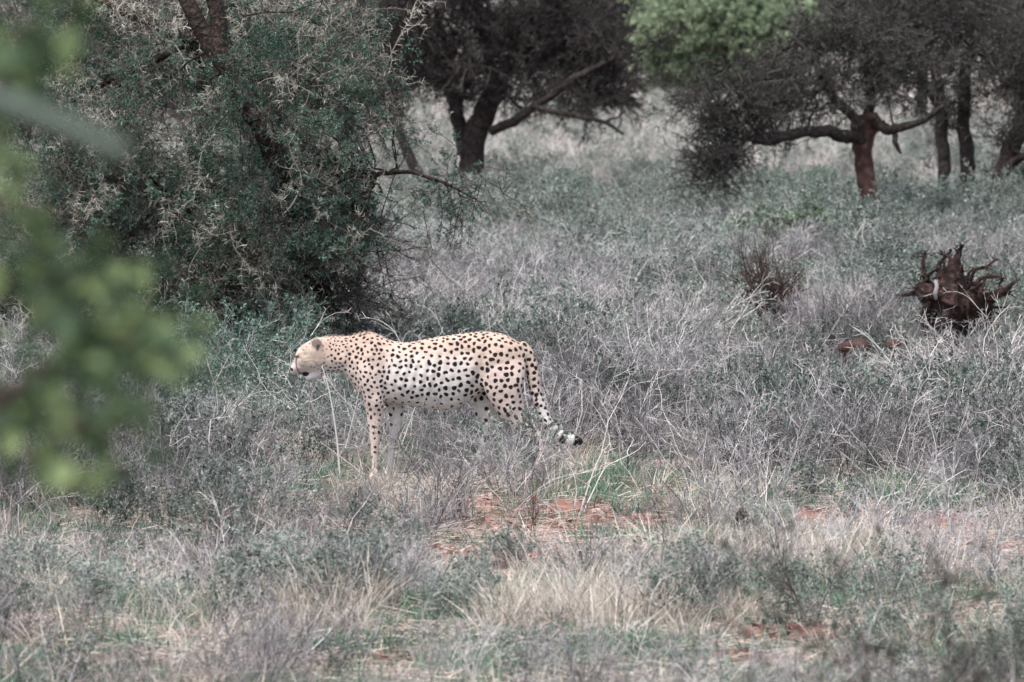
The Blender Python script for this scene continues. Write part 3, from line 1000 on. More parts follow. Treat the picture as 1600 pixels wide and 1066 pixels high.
SHRUBS = [
    # key, px, base py, height px, width factor, label
    ('grey0', 785, 768, 128, 1.15, 'dense grey leafless shrub standing in front of the cheetah hind legs'),
    ('grey1', 690, 752, 120, 1.1, 'thin grey leafless shrub below the cheetah belly beside its fore leg'),
    ('grey0', 850, 755, 92, .9, 'small grey shrub hiding the cheetah near hind paw'),
    ('leafy1', 700, 745, 112, .9, 'grey green leafy shrub pressed against the cheetah belly'),
    ('leafy0', 370, 655, 170, 1.1, 'large blue green leafy shrub behind and left of the cheetah chin'),
    ('leafy0', 470, 650, 130, 1.0, 'blue green leafy shrub directly under the cheetah muzzle'),
    ('leafy1', 300, 640, 130, 1.0, 'grey green shrub left of the large blue green one under the thorn tree'),
    ('leafy0', 425, 560, 110, 1.0, 'blue green shrub above the cheetah muzzle under the thorn tree'),
    ('leafy1', 345, 570, 100, 1.0, 'pale green shrub at the foot of the thorn tree crown'),
    ('grey1', 170, 690, 120, 1.2, 'grey twiggy shrub with pale tips beside the blurred front foliage'),
    ('grey0', 250, 700, 100, 1.2, 'grey twiggy shrub left of the dry strip in front of the cheetah'),
    ('brown0', 150, 610, 140, 1.2, 'dead brown shrub in the shade under the thorn tree'),
    ('grey1', 950, 660, 160, 1.2, 'lilac grey twiggy shrub right of the cheetah tail'),
    ('grey0', 1030, 655, 180, 1.1, 'tall lilac grey shrub leaning right of the tail tip'),
    ('grey1', 1010, 575, 140, 1.3, 'grey twiggy shrub behind the lilac shrubs right of the tail'),
    ('pale0', 1090, 560, 160, .9, 'pale arching shrub in front of the dead brown bush'),
    ('brown0', 1190, 520, 150, .62, 'dead reddish brown bush standing upright in the pale scrub'),
    ('fresh0', 1220, 420, 95, 1.4, 'fresh green bush in the scrub below the reddish trunk tree'),
    ('fresh0', 1300, 422, 70, 1.4, 'smaller fresh green bush beside the larger green bush'),
    ('pale1', 1470, 660, 170, 1.1, 'pale pinkish shrub with long arching stems below the uprooted stump'),
    ('pale0', 1560, 640, 180, 1.0, 'pale arching shrub at the right edge below the uprooted stump'),
    ('pale1', 1400, 665, 105, 1.1, 'pale arching shrub below the broken red branch'),
    ('pale0', 1545, 705, 150, 1.0, 'low pale shrub above the green grass strip at the right edge'),
    ('grey1', 1260, 690, 140, 1.2, 'grey tangle of twigs in the middle of the right scrub'),
    ('grey0', 1330, 640, 75, 1.3, 'grey twiggy shrub just below the broken red branch'),
    ('sapl0', 1165, 770, 140, .9, 'dark bare sapling with forked twigs over the small brown stub'),
    ('sapl1', 1345, 770, 130, .9, 'brown bare sapling leaning right beside the bare red soil'),
    ('sapl0', 475, 760, 95, .6, 'thin dark sapling standing in the grass in front of the cheetah fore leg'),
    ('sapl1', 832, 850, 140, .5, 'dark two stemmed sapling standing at the red soil patch'),
    ('sapl0', 1265, 985, 150, .9, 'dark bare sapling in the grass at the lower right'),
    ('sapl1', 370, 850, 110, .9, 'thin brown sapling in the grass at the lower left'),
    ('grey1', 610, 960, 130, 1.1, 'grey twiggy shrub between the two beige grass clumps'),
    ('grey0', 1120, 960, 100, 1.2, 'low grey shrub right of the beige grass clumps'),
    ('grey1', 420, 800, 110, 1.2, 'grey twiggy shrub on the open strip left of the red soil'),
    ('grey0', 560, 830, 95, 1.1, 'low grey shrub in the open below the fore paw'),
    ('flow0', 1290, 372, 75, 1.2, 'white flowered grey shrub below the reddish trunk'),
    ('flow0', 1480, 385, 80, 1.2, 'white flowered shrub in front of the two upright stems'),
    ('flow0', 1550, 420, 80, 1.2, 'white flowered shrub behind the uprooted stump'),
    ('flow0', 1400, 430, 80, 1.2, 'white flowered shrub left of the uprooted stump'),
    ('flow0', 1035, 400, 70, 1.2, 'lilac flowered shrub on the pale slope left of the green bushes'),
    ('leafy1', 930, 420, 90, 1.3, 'grey green shrub on the slope right of the forked tree'),
    ('leafy1', 1060, 330, 75, 1.4, 'grey green bush on the slope at the hanging left crown'),
    ('leafy0', 870, 330, 60, 1.4, 'blue green bush on the slope right of the dark trunk'),
    ('leafy1', 700, 470, 100, 1.2, 'grey green shrub above the cheetah back by the thorn tree'),
    ('grey1', 800, 490, 110, 1.2, 'grey twiggy shrub just above the cheetah back'),
    ('grey0', 890, 520, 120, 1.2, 'grey twiggy shrub just above the cheetah rump'),
    ('leafy0', 210, 620, 150, 1.2, 'dark blue green shrub under the thorn tree behind the blurred leaves'),
    ('leafy0', 285, 590, 140, 1.2, 'dark blue green shrub at the shaded foot of the thorn tree'),
    ('leafy0', 390, 610, 150, 1.1, 'dark blue green shrub just behind the cheetah nose'),
    ('leafy0', 500, 600, 110, 1.1, 'blue green shrub directly behind the cheetah neck'),
    ('leafy1', 1110, 345, 95, 1.4, 'grey green bush under the hanging left crown of the reddish tree'),
    ('leafy1', 1210, 345, 95, 1.4, 'grey green bush under the arching left limb of the reddish tree'),
    ('leafy0', 1300, 355, 90, 1.4, 'blue green bush just left of the reddish trunk'),
    ('leafy1', 1410, 360, 105, 1.3, 'grey green bush between the reddish trunk and the twin stems'),
    ('leafy1', 1350, 400, 105, 1.3, 'grey green bush in front of the reddish trunk foot'),
    ('leafy1', 1590, 390, 105, 1.3, 'grey green bush at the right edge under the leaning tree'),
    ('leafy0', 1120, 480, 90, 1.2, 'blue green bush left of the dead brown bush'),
    ('leafy1', 1480, 365, 90, 1.3, 'grey green bush hiding the feet of the two upright stems'),
    ('leafy1', 800, 300, 60, 1.5, 'grey green bush right of the dark forked trunk foot'),
    ('leafy1', 655, 330, 80, 1.3, 'grey green bush between the thorn tree and the dark forked trunk'),
    ('leafy0', 660, 530, 80, 1.2, 'blue green shrub just above the cheetah withers'),
]
first = {}
rng = rs(720)
for (k, px, py, hp, wf, lab) in SHRUBS:
    g = gpt(px, py)
    hm = hp * g[1] / FPX
    nominal = .75 if k.startswith('pale') else .6
    s = hm / nominal
    name, ms = SHP[k]
    grp = {'grey_shrub': 'grey leafless shrubs', 'pale_shrub': 'pale arching shrubs', 'leafy_shrub': 'leafy shrubs on the ground', 'green_shrub': 'fresh green bushes', 'brown_shrub': 'dead brown shrubs',
           'bare_sapling': 'bare saplings', 'flowering_shrub': 'white flowered shrubs'}[name]
    rz = rng.rand() * 6.28
    if k not in first:
        o = empty(name, g, lab, 'sapling' if 'sapling' in name else 'shrub', grp, rz)
        for part, me in ms.items():
            obj(part, me, o, kind='stuff')
        first[k] = o
        o.scale = (s * wf, s * wf, s)
    else:
        copy_thing(first[k], lab, g, rz, (s * wf, s * wf, s))

# the tall dry stalks under the cheetah's chin
def stalk(points, r, label, name='dry_stalk', grp='tall dry stalks beside the cheetah', m='twig_pale'):
    P = np.array(points)
    b = P[0].copy()
    g = Geo()
    g.tube(P, np.linspace(r, r * .45, len(P)), 5, 0, .05, rs(3))
    o = obj(name, g.mesh(name, [m], True, b), None, b)
    return tag(o, label, 'stalk', grp)


Yst = 38.6
stalk([at(532, 752, Yst), at(527, 690, Yst), at(520, 640, Yst), at(512, 600, Yst), at(503, 572, Yst)], .006, 'tallest pale dry stalk rising under the cheetah chin')
stalk([at(540, 700, Yst + .3), at(555, 640, Yst + .3), at(563, 600, Yst + .3)], .003, 'thin dry stalk leaning right just before the cheetah chest')
stalk([at(600, 800, 37.0), at(560, 735, 37.0), at(500, 690, 37.0)], .003, 'thin pale stalk bending left before the fore paw')

# ------------------------------------------------------------------ cheetah
CY = 39.0
K = CY / FPX / 3.2               # metres per unit of the side-view drawing


def cz(zx, zy):
    return (430 + zx / 3.2 - 800) * CY / FPX, (739 - (480 + zy / 3.2)) * CY / FPX


def ring_loft(G, rings):
    """rings: (centre(3), up half-vector(3), side half-width along y, power)"""
    n = 20
    V, Q = [], []
    for (c, uv, wy, pw) in rings:
        c, uv = np.array(c, float), np.array(uv, float)
        for j in range(n):
            a = 2 * math.pi * j / n
            ca, sa = math.cos(a), math.sin(a)
            V.append(c + uv * math.copysign(abs(sa) ** pw, sa) + np.array([0, wy, 0]) * math.copysign(abs(ca) ** pw, ca))
    m = len(rings)
    for i in range(m - 1):
        for j in range(n):
            Q.append([i * n + j, i * n + (j + 1) % n, (i + 1) * n + (j + 1) % n, (i + 1) * n + j])
    # closing fans built as quads to a centre point
    for (base, s) in ((0, 1), ((m - 1) * n, -1)):
        cidx = len(V)
        V.append(np.mean(V[base:base + n], axis=0))
        for j in range(0, n, 2):
            q = [cidx, base + j, base + (j + 1) % n, base + (j + 2) % n]
            Q.append(q[::-1] if s > 0 else q)
    G.add(np.array(V), np.array(Q), 0, .5)


def spl(st, n):
    """smooth resampling of station rows (Catmull-Rom)"""
    st = np.array(st, float)
    m = len(st)
    out = []
    for q in np.linspace(0, m - 1, n):
        i = min(int(q), m - 2)
        f = q - i
        a, b, c, d = st[max(i - 1, 0)], st[i], st[i + 1], st[min(i + 2, m - 1)]
        out.append(.5 * ((2 * b) + (-a + c) * f + (2 * a - 5 * b + 4 * c - d) * f * f + (-a + 3 * b - 3 * c + d) * f ** 3))
    return np.array(out)


CG = Geo()
# torso and neck: x, top, bottom, half width
tor = [(215, 128, 292, 64), (240, 116, 297, 66), (300, 113, 298, 66), (345, 114, 306, 70), (385, 108, 360, 80), (430, 97, 430, 90), (475, 92, 455, 98), (520, 106, 455, 105), (580, 134, 450, 112), (640, 144, 458, 118), (700, 139, 470, 120),
       (760, 126, 480, 118), (830, 114, 486, 112), (900, 105, 478, 104), (970, 95, 440, 100), (1040, 90, 395, 102), (1110, 96, 370, 100), (1170, 114, 350, 90), (1220, 145, 320, 72), (1252, 182, 285, 46)]
R_ = []
for (x, t, b, wd) in spl(tor, 60):
    X0, zt = cz(x, t)
    X1, zb = cz(x, b)
    R_.append(((X0, 0, (zt + zb) / 2), (0, 0, (zt - zb) / 2), wd * K, .92))
ring_loft(CG, R_)
# head
hd = [(262, 125, 290, 60), (235, 120, 296, 70), (205, 122, 298, 76), (175, 134, 296, 76), (150, 148, 290, 70), (128, 163, 294, 60), (110, 182, 303, 48), (97, 214, 307, 40), (87, 244, 308, 36), (79, 262, 305, 29), (73, 272, 296, 15)]
R_ = []
for (x, t, b, wd) in spl(hd, 30):
    X0, zt = cz(x, t)
    X1, zb = cz(x, b)
    R_.append(((X0, 0, (zt + zb) / 2), (0, 0, (zt - zb) / 2), wd * K, .9))
ring_loft(CG, R_)
# brow ridge, cheek, lower jaw


def path_loft(st, n=22, y0=0.0, pw=1.0):
    """st rows: zx, zy, r (in the drawing plane), half width, y offset (drawing units)"""
    S = spl([(*r, 0) if len(r) == 4 else r for r in st], n)
    P = np.array([[*cz(a, b)] for (a, b) in S[:, :2]])
    d = nrm(np.gradient(P, axis=0))
    R_ = []
    for i in range(n):
        nx, nz = -d[i, 1], d[i, 0]
        R_.append(((P[i, 0], y0 + S[i, 4] * K, P[i, 1]), (nx * S[i, 2] * K, 0, nz * S[i, 2] * K), S[i, 3] * K, pw))
    ring_loft(CG, R_)


path_loft([(245, 268, 30, 44), (212, 296, 28, 40), (188, 312, 24, 34), (168, 323, 16, 28), (152, 328, 10, 20)])
path_loft([(190, 290, 22, 30), (160, 304, 22, 27), (138, 302, 15, 24), (126, 298, 8, 18)])
for s in (-1, 1):
    path_loft([(133, 196, 8, 10, s * 48), (112, 206, 11, 13, s * 42), (98, 222, 7, 9, s * 30)], 10)           # brow
    path_loft([(115, 268, 14, 14, s * 26), (95, 280, 18, 15, s * 22), (82, 288, 10, 10, s * 12)], 10)         # whisker pad
    # ears: a thin upright shell
    path_loft([(222, 190, 22, 16, s * 56), (212, 165, 29, 12, s * 62), (207, 142, 27, 9, s * 66), (205, 120, 14, 6, s * 67)], 14)
# legs: zx, zy, r, half width, y
NY = -62
path_loft([(455, 190, 60, 30, NY * .75), (468, 260, 72, 40, NY), (486, 350, 62, 42, NY * 1.1), (494, 430, 52, 38, NY * 1.1), (500, 490, 46, 33, NY), (500, 550, 37, 28, NY), (499, 620, 27, 22, NY), (497, 690, 20, 18, NY), (499, 750, 17, 17, NY), (496, 800, 18, 20, NY), (490, 818, 15, 22, NY)], 34)
path_loft([(512, 800, 14, 18, NY), (490, 814, 18, 24, NY), (466, 822, 14, 24, NY), (452, 826, 7, 16, NY)], 12)
path_loft([(500, 220, 60, 30, 55), (530, 320, 58, 38, 62), (575, 410, 52, 36, 66), (596, 470, 45, 32, 66), (602, 530, 36, 27, 66), (594, 590, 27, 22, 66), (582, 660, 20, 18, 66), (574, 730, 17, 17, 66), (566, 795, 18, 20, 66), (560, 812, 14, 22, 66)], 34)
path_loft([(580, 796, 14, 18, 66), (558, 808, 18, 24, 66), (534, 815, 14, 24, 66), (522, 820, 7, 16, 66)], 12)
path_loft([(1140, 190, 92, 34, NY * .6), (1140, 270, 112, 48, NY * .95), (1143, 350, 104, 52, NY * 1.1), (1160, 425, 84, 46, NY * 1.1), (1186, 490, 66, 38, NY * 1.05), (1228, 548, 46, 30, NY), (1285, 595, 32, 23, NY), (1325, 628, 28, 20, NY), (1338, 680, 22, 18, NY), (1338, 740, 20, 18, NY), (1334, 795, 19, 21, NY), (1328, 816, 15, 22, NY)], 40)
path_loft([(1348, 800, 14, 18, NY), (1326, 814, 18, 25, NY), (1300, 822, 14, 25, NY), (1286, 826, 7, 16, NY)], 12)
path_loft([(1100, 220, 80, 34, 45), (1082, 320, 92, 44, 62), (1060, 410, 76, 44, 66), (1050, 480, 60, 36, 66), (1050, 540, 46, 29, 66), (1050, 590, 36, 23, 66), (1042, 640, 28, 20, 66), (1030, 700, 22, 18, 66), (1020, 760, 20, 18, 66), (1012, 800, 18, 21, 66)], 34)
path_loft([(1030, 796, 14, 18, 66), (1008, 808, 18, 25, 66), (984, 816, 14, 25, 66), (970, 820, 7, 16, 66)], 12)
TAIL = [(1215, 170, 40, 34), (1250, 196, 33, 29), (1277, 245, 29, 27), (1290, 310, 29, 27), (1300, 380, 29, 27), (1315, 440, 28, 26), (1337, 495, 26, 25), (1362, 545, 25, 24), (1395, 590, 25, 24), (1435, 620, 27, 25), (1480, 634, 27, 25), (1520, 640, 20, 18), (1540, 642, 8, 8)]
path_loft([(a, b, c * 1.14, d * 1.14) for (a, b, c, d) in TAIL], 50)

tmp = bpy.data.objects.new('cheetah_tmp', CG.mesh('cheetah_tmp', [], True))
COL.objects.link(tmp)
md = tmp.modifiers.new('r', 'REMESH')
md.mode = 'VOXEL'
md.voxel_size = .0062
md = tmp.modifiers.new('s', 'SMOOTH')
md.factor, md.iterations = .5, 7
md = tmp.modifiers.new('sub', 'SUBSURF')
md.levels = md.render_levels = 1
dg = bpy.context.evaluated_depsgraph_get()
bm_ = bpy.data.meshes.new_from_object(tmp.evaluated_get(dg))
bpy.data.objects.remove(tmp)
bm_.name = 'body'
nv = len(bm_.vertices)
co = np.zeros(nv * 3, np.float32)
bm_.vertices.foreach_get('co', co)
co = co.reshape(-1, 3)
vn = np.zeros(nv * 3, np.float32)
bm_.vertices.foreach_get('normal', vn)
vn = vn.reshape(-1, 3).copy()
# muscle and bone relief: shoulder blade, elbow, ribs, haunch, hollows behind the shoulder and before the thigh
_zx = ((co[:, 0] * FPX / CY + 800) - 430) * 3.2
_zy = ((739 - co[:, 2] * FPX / CY) - 480) * 3.2


def bump_at(cx, cy, rx, ry, ang=0):
    a = math.radians(ang)
    dx, dy = _zx - cx, _zy - cy
    u, v = dx * math.cos(a) + dy * math.sin(a), -dx * math.sin(a) + dy * math.cos(a)
    return np.exp(-(u / rx) ** 2 - (v / ry) ** 2)


sidew = np.clip(np.abs(vn[:, 1]) * 1.4 - .2, 0, 1)
disp = .011 * bump_at(470, 190, 42, 95, 12) + .010 * bump_at(452, 330, 40, 70) + .008 * bump_at(512, 440, 26, 34) - .013 * bump_at(556, 300, 22, 150, -8)
disp += .010 * bump_at(1120, 250, 75, 120, 10) + .007 * bump_at(1200, 380, 34, 90, 10) - .013 * bump_at(1020, 300, 24, 120, 14) - .007 * bump_at(960, 190, 80, 34)
disp += .0022 * np.sin(_zx / 7.5 + _zy / 30) * bump_at(720, 300, 170, 120) - .007 * bump_at(372, 215, 18, 90, 10) + .006 * bump_at(320, 235, 40, 30)
disp += .006 * bump_at(1172, 480, 30, 26) - .005 * bump_at(1262, 545, 20, 14, 40) - .006 * bump_at(150, 205, 22, 14) + .005 * bump_at(185, 258, 26, 22)
co = (co + vn * (disp * sidew)[:, None]).astype(np.float32)
bm_.vertices.foreach_set('co', co.ravel())
bm_.update()
bm_.vertices.foreach_get('normal', (_t := np.zeros(nv * 3, np.float32)))
vn = _t.reshape(-1, 3)
# drawing coordinates of every vertex
ZX = ((co[:, 0] * FPX / CY + 800) - 430) * 3.2
ZY = ((739 - co[:, 2] * FPX / CY) - 480) * 3.2
TC = spl([(*r, 0) for r in TAIL], 80)
tail_d = np.full(nv, 1e9)
tail_t = np.zeros(nv)
for i, r in enumerate(TC):
    d_ = np.hypot(ZX - r[0], ZY - r[1])
    c_ = d_ < tail_d
    tail_d[c_] = d_[c_]
    tail_t[c_] = i / 79
is_tail = (tail_d < 40) & (tail_t > .12) & (np.abs(co[:, 1]) < 32 * K) & ((ZX > 1258) | (tail_t > .2))

TAN, CREAM, WHITE = np.array([.435, .318, .252]), np.array([.515, .42, .375]), np.array([.575, .54, .515])
SPOT = np.array([.009, .006, .007])


def ss(a, b, v):
    t = np.clip((v - a) / (b - a), 0, 1)
    return t * t * (3 - 2 * t)


up = ss(330, 120, ZY)
col = CREAM + (TAN - CREAM) * (up * .9)[:, None]
belly = ss(330, 440, ZY) * ss(560, 640, ZX) * ss(1090, 980, ZX)
col = col + (WHITE - col) * (belly * .95)[:, None]
flank = ss(150, 300, ZY) * ss(500, 600, ZX) * ss(1060, 920, ZX)
col = col + (WHITE - col) * (flank * .8)[:, None]
inner = (np.abs(co[:, 1]) < .03) & (ZY > 400)
col[inner] = col[inner] * .4 + WHITE * .6
far_leg = (co[:, 1] > .015) & (ZY > 380)
col[far_leg] = col[far_leg] * .35 + WHITE * .65
throat = ss(235, 280, ZY) * ss(400, 340, ZX)
col = col + (WHITE - col) * (throat * .9)[:, None]
FACE = np.array([.39, .315, .26])
f_ = ss(262, 200, ZX) * ss(285, 235, ZY) * (ZX < 262)
fn = vnoise(ZX, ZY, 16, 80) * .6 + vnoise(ZX, ZY, 7, 84) * .4
col = col + (FACE[None] * (.72 + .55 * fn)[:, None] - col) * (f_ * .9)[:, None]
muz = ss(122, 104, ZX) * ss(232, 262, ZY)
col = col + (np.array([.55, .47, .44]) - col) * (muz * .85)[:, None]
eyp = np.clip(1.2 - ((ZX - 120) / 16) ** 2 - ((ZY - 232) / 9) ** 2, 0, 1) * (ZX < 150)
col = col + (WHITE - col) * (eyp * .5)[:, None]
tw = is_tail * ss(.35, .55, tail_t)
col = col + (WHITE - col) * tw[:, None]

# solid spots: dart throwing over the skin, each with its own size
rng = rs(77)
kd = kdtree.KDTree(nv)
for i, v in enumerate(co):
    kd.insert(v, i)
kd.balance()


def spot_size(x, y, i):
    if is_tail[i]:
        return (.0105, .024) if tail_t[i] < .58 else (0, 0)
    if x < 232 and y < 345:
        return (0, 0)
    if x < 262:
        return (.0046, .018) if y > 235 else (.0035, .02)
    if x < 370 and y < 340:
        return (.0068, .0195) if y > 180 else (.0055, .016)
    if x < 560 and y > 470:
        return (.0085, .026) if y < 700 else (.005, .03)
    if x < 560:
        return (.0088, .0225)
    if y < 140 and x > 560:
        return (.0092, .0225)
    if x > 560 and y > 420 and x < 1000 and y < 520:
        return (.0095, .036)
    if co[i, 1] > .01 and y > 430:
        return (.0125, .058)
    if x < 760:
        return (.0098, .0262)
    return (.0116, .0285)


spots = []
cell = {}
order = rng.randint(0, nv, 60000)
for i in order:
    x, y = ZX[i], ZY[i]
    r, sp = spot_size(x, y, i)
    if r == 0:
        continue
    p_ = co[i]
    key = tuple(np.floor(p_ / .06).astype(int))
    sp *= 1.05
    r *= 1.0
    ok = True
    for a in (-1, 0, 1):
        for b in (-1, 0, 1):
            for c in (-1, 0, 1):
                for (q, qs) in cell.get((key[0] + a, key[1] + b, key[2] + c), ()):
                    if (q[0] - p_[0]) ** 2 + (q[1] - p_[1]) ** 2 + (q[2] - p_[2]) ** 2 < (min(sp, qs) * .5 + max(sp, qs) * .5) ** 2:
                        ok = False
                        break
                if not ok:
                    break
            if not ok:
                break
        if not ok:
            break
    if ok:
        cell.setdefault(key, []).append((p_, sp))
        spots.append((i, r * rng.uniform(.74, 1.2), sp))
        if rng.rand() < .0:
            break
dark = np.zeros(nv)
for (i, r, sp) in spots:
    n0 = vn[i]
    t1 = nrm(np.cross(n0, [.3, .1, 1]))
    t2 = np.cross(n0, t1)
    a0, el = rng.rand() * 3.14, rng.uniform(.0, .28)
    ph = rng.rand() * 6.28
    for (q, j, d_) in kd.find_range(co[i], r * 1.6):
        if np.dot(vn[j], n0) < .1:
            continue
        v = co[j] - co[i]
        a = math.atan2(np.dot(v, t2), np.dot(v, t1))
        rr = r * (1 + el * math.cos(2 * (a - a0)) + .07 * math.sin(3 * a + ph))
        k_ = min(max((rr - d_) / .0022 + .5, 0), 1)
        if k_ > dark[j]:
            dark[j] = k_
# tail rings and tip
for (t0, t1) in ((.60, .622), (.672, .695), (.735, .785), (.862, 1.01)):
    k_ = is_tail * ss(t0 - .008, t0 + .004, tail_t) * (1 - ss(t1 - .004, t1 + .008, tail_t))
    dark = np.maximum(dark, k_)


def mark(pts, wd, ymin=None, soft=4.0, amt=1.0):
    """dark line drawn along drawing points on the head"""
    global dark
    pts = np.array(pts, float)
    best = np.full(nv, 1e9)
    for a, b in zip(pts[:-1], pts[1:]):
        ab = b - a
        t = np.clip(((ZX - a[0]) * ab[0] + (ZY - a[1]) * ab[1]) / (ab @ ab), 0, 1)
        best = np.minimum(best, np.hypot(ZX - a[0] - t * ab[0], ZY - a[1] - t * ab[1]))
    k_ = np.clip((wd - best) / soft + .5, 0, 1) * amt
    k_[ZX > 262] = 0
    dark = np.maximum(dark, k_)


mark([(108, 218), (104, 242), (107, 268), (116, 288), (126, 297)], 3.6, amt=.75)      # tear line
mark([(72, 278), (81, 280)], 9)
for q in [((118, 218), (150, 222), (178, 216)), ((150, 240), (185, 232), (205, 246)), ((206, 250), (222, 262), (232, 252)), ((118, 250), (140, 262)), ((175, 150), (190, 140))]:
    mark(q, 3.5, soft=7, amt=.38)
for q in [(196, 268), (214, 276), (180, 262), (228, 280), (205, 258), (170, 150), (155, 165), (182, 138), (140, 180)]:
    mark([q, (q[0] + 2, q[1] + 1)], 3.4, soft=4, amt=.7)                                                        # nose
mark([(112, 302), (130, 298), (150, 294), (168, 298)], 3.2)                                          # lip
mouth = ((ZX - 150) / 17) ** 2 + ((ZY - 303) / 11) ** 2
dark = np.maximum(dark, np.clip((1.15 - mouth) * 3, 0, 1) * (ZX < 200))
mark([(100, 214), (116, 216)], 4.5, amt=.9)                                            # eye corner
mark([(216, 160), (212, 176)], 8, soft=8, amt=.8)                                      # ear opening
ear = ((ZX - 208) / 30) ** 2 + ((ZY - 142) / 34) ** 2
earm = np.clip((1.0 - ear) * 2, 0, 1) * (np.abs(co[:, 1]) > 44 * K)
col = col * (1 - .75 * earm[:, None]) + np.array([.13, .10, .095]) * (.75 * earm)[:, None]
dn = .5 * vnoise(ZX + co[:, 1] * 300, ZY, 60, 90) + .5 * vnoise(ZX, ZY + co[:, 1] * 300, 22, 94)
col = col * (.86 + .28 * dn)[:, None]
col = col * (1 - dark[:, None]) + SPOT * dark[:, None]
ca = bm_.color_attributes.new('fur', 'FLOAT_COLOR', 'POINT')
ca.data.foreach_set('color', np.concatenate([col, np.ones((nv, 1))], 1).astype(np.float32).ravel())
mf = bpy.data.materials.new('spotted_fur')
mf.use_nodes = True
t = mf.node_tree
b = t.nodes['Principled BSDF']
b.inputs['Roughness'].default_value = .8
b.inputs['Specular IOR Level'].default_value = .12
b.inputs['Sheen Weight'].default_value = .15
an = t.nodes.new('ShaderNodeAttribute')
an.attribute_name = 'fur'
nz = t.nodes.new('ShaderNodeTexNoise')
nz.inputs['Scale'].default_value = 60
nz.inputs['Detail'].default_value = 6
tc = t.nodes.new('ShaderNodeTexCoord')
mp = t.nodes.new('ShaderNodeMapping')
mp.inputs['Scale'].default_value = (.4, 1, 1)
t.links.new(tc.outputs['Object'], mp.inputs['Vector'])
t.links.new(mp.outputs[0], nz.inputs['Vector'])
rp = t.nodes.new('ShaderNodeValToRGB')
rp.color_ramp.elements[0].position, rp.color_ramp.elements[0].color = .3, (.82, .80, .78, 1)
rp.color_ramp.elements[1].position, rp.color_ramp.elements[1].color = .7, (1, 1, 1, 1)
t.links.new(nz.outputs['Fac'], rp.inputs[0])
mx = t.nodes.new('ShaderNodeMixRGB')
mx.blend_type = 'MULTIPLY'
mx.inputs[0].default_value = 1
t.links.new(an.outputs['Color'], mx.inputs[1])
t.links.new(rp.outputs[0], mx.inputs[2])
t.links.new(mx.outputs[0], b.inputs['Base Color'])
bp = t.nodes.new('ShaderNodeBump')
bp.inputs['Strength'].default_value = .35
bp.inputs['Distance'].default_value = .006
t.links.new(nz.outputs['Fac'], bp.inputs['Height'])
t.links.new(bp.outputs[0], b.inputs['Normal'])
bm_.materials.clear()
bm_.materials.append(mf)
bm_.polygons.foreach_set('use_smooth', np.full(len(bm_.polygons), True))
cx0 = cz(850, 0)[0]
cheetah = empty('cheetah', (cx0, CY, float(gh(cx0, CY))), 'spotted cheetah standing in profile facing left with mouth open and long ringed tail', 'cheetah')
bm_.transform(__import__('mathutils').Matrix.Translation((-cx0, 0, 0)))
obj('body', bm_, cheetah)
em = mat('eye_amber', [(.10, .045, .012), (.16, .075, .02)], rough=.15, spec=.6)
import bmesh
for s in (-1, 1):
    e = bmesh.new()
    bmesh.ops.create_uvsphere(e, u_segments=14, v_segments=10, radius=.0085)
    me = bpy.data.meshes.new('eye')
    e.to_mesh(me)
    e.free()
    me.materials.append(em)
    X, Z = cz(110, 214)
    obj('eye', me, cheetah, (X - cx0, s * 40 * K, Z))
# short guard hairs that soften the outline
rng = rs(78)
hi = rng.randint(0, nv, 24000)
hp = co[hi] + np.array([-cx0, 0, 0])
flow = np.where((ZY[hi] > 420)[:, None] & ~is_tail[hi][:, None], np.array([[.15, 0, -1.]]), np.array([[1., 0, -.25]]))
flow[is_tail[hi]] = [.5, 0, -1]
hdv = nrm(nrm(flow) + vn[hi] * .55 + rng.randn(len(hi), 3) * .22)
hl = np.where(is_tail[hi], .009, .004) * rng.uniform(.6, 1.3, len(hi))
mane = (ZX[hi] < 480) & (ZX[hi] > 240) & (ZY[hi] < 150)
hl = np.where(mane, hl * 4.0, hl)
hdv[mane] = nrm(hdv[mane] + vn[hi][mane] * .6)
hl = np.where(ZX[hi] < 200, hl * .4, hl)
sd_ = nrm(np.cross(hdv, rng.randn(len(hi), 3)))
HVt = np.stack([hp - sd_ * .0009, hp + sd_ * .0009, hp + hdv * hl[:, None] + sd_ * .0002, hp + hdv * hl[:, None] - sd_ * .0002], 1).reshape(-1, 3)
HQt = np.arange(len(hi) * 4).reshape(-1, 4)
hm_ = pack_mesh('fur', dict(V=HVt, Q=HQt, mi=np.zeros(len(HQt), int), ti=np.full(len(HVt), .5)), [mf])
hc = hm_.color_attributes.new('fur', 'FLOAT_COLOR', 'POINT')
hc.data.foreach_set('color', np.repeat(np.concatenate([col[hi], np.ones((len(hi), 1))], 1), 4, 0).astype(np.float32).ravel())
obj('fur', hm_, cheetah, kind='stuff')

# ------------------------------------------------------------------ uprooted stump, broken branches, stub, clod, lump for a hollow's shade
SY = ground_y(548)


def sp_(zx, zy, dy=0.0):
    return at(1380 + zx * 220 / 1303, 380 + zy * 220 / 1303, SY + dy)


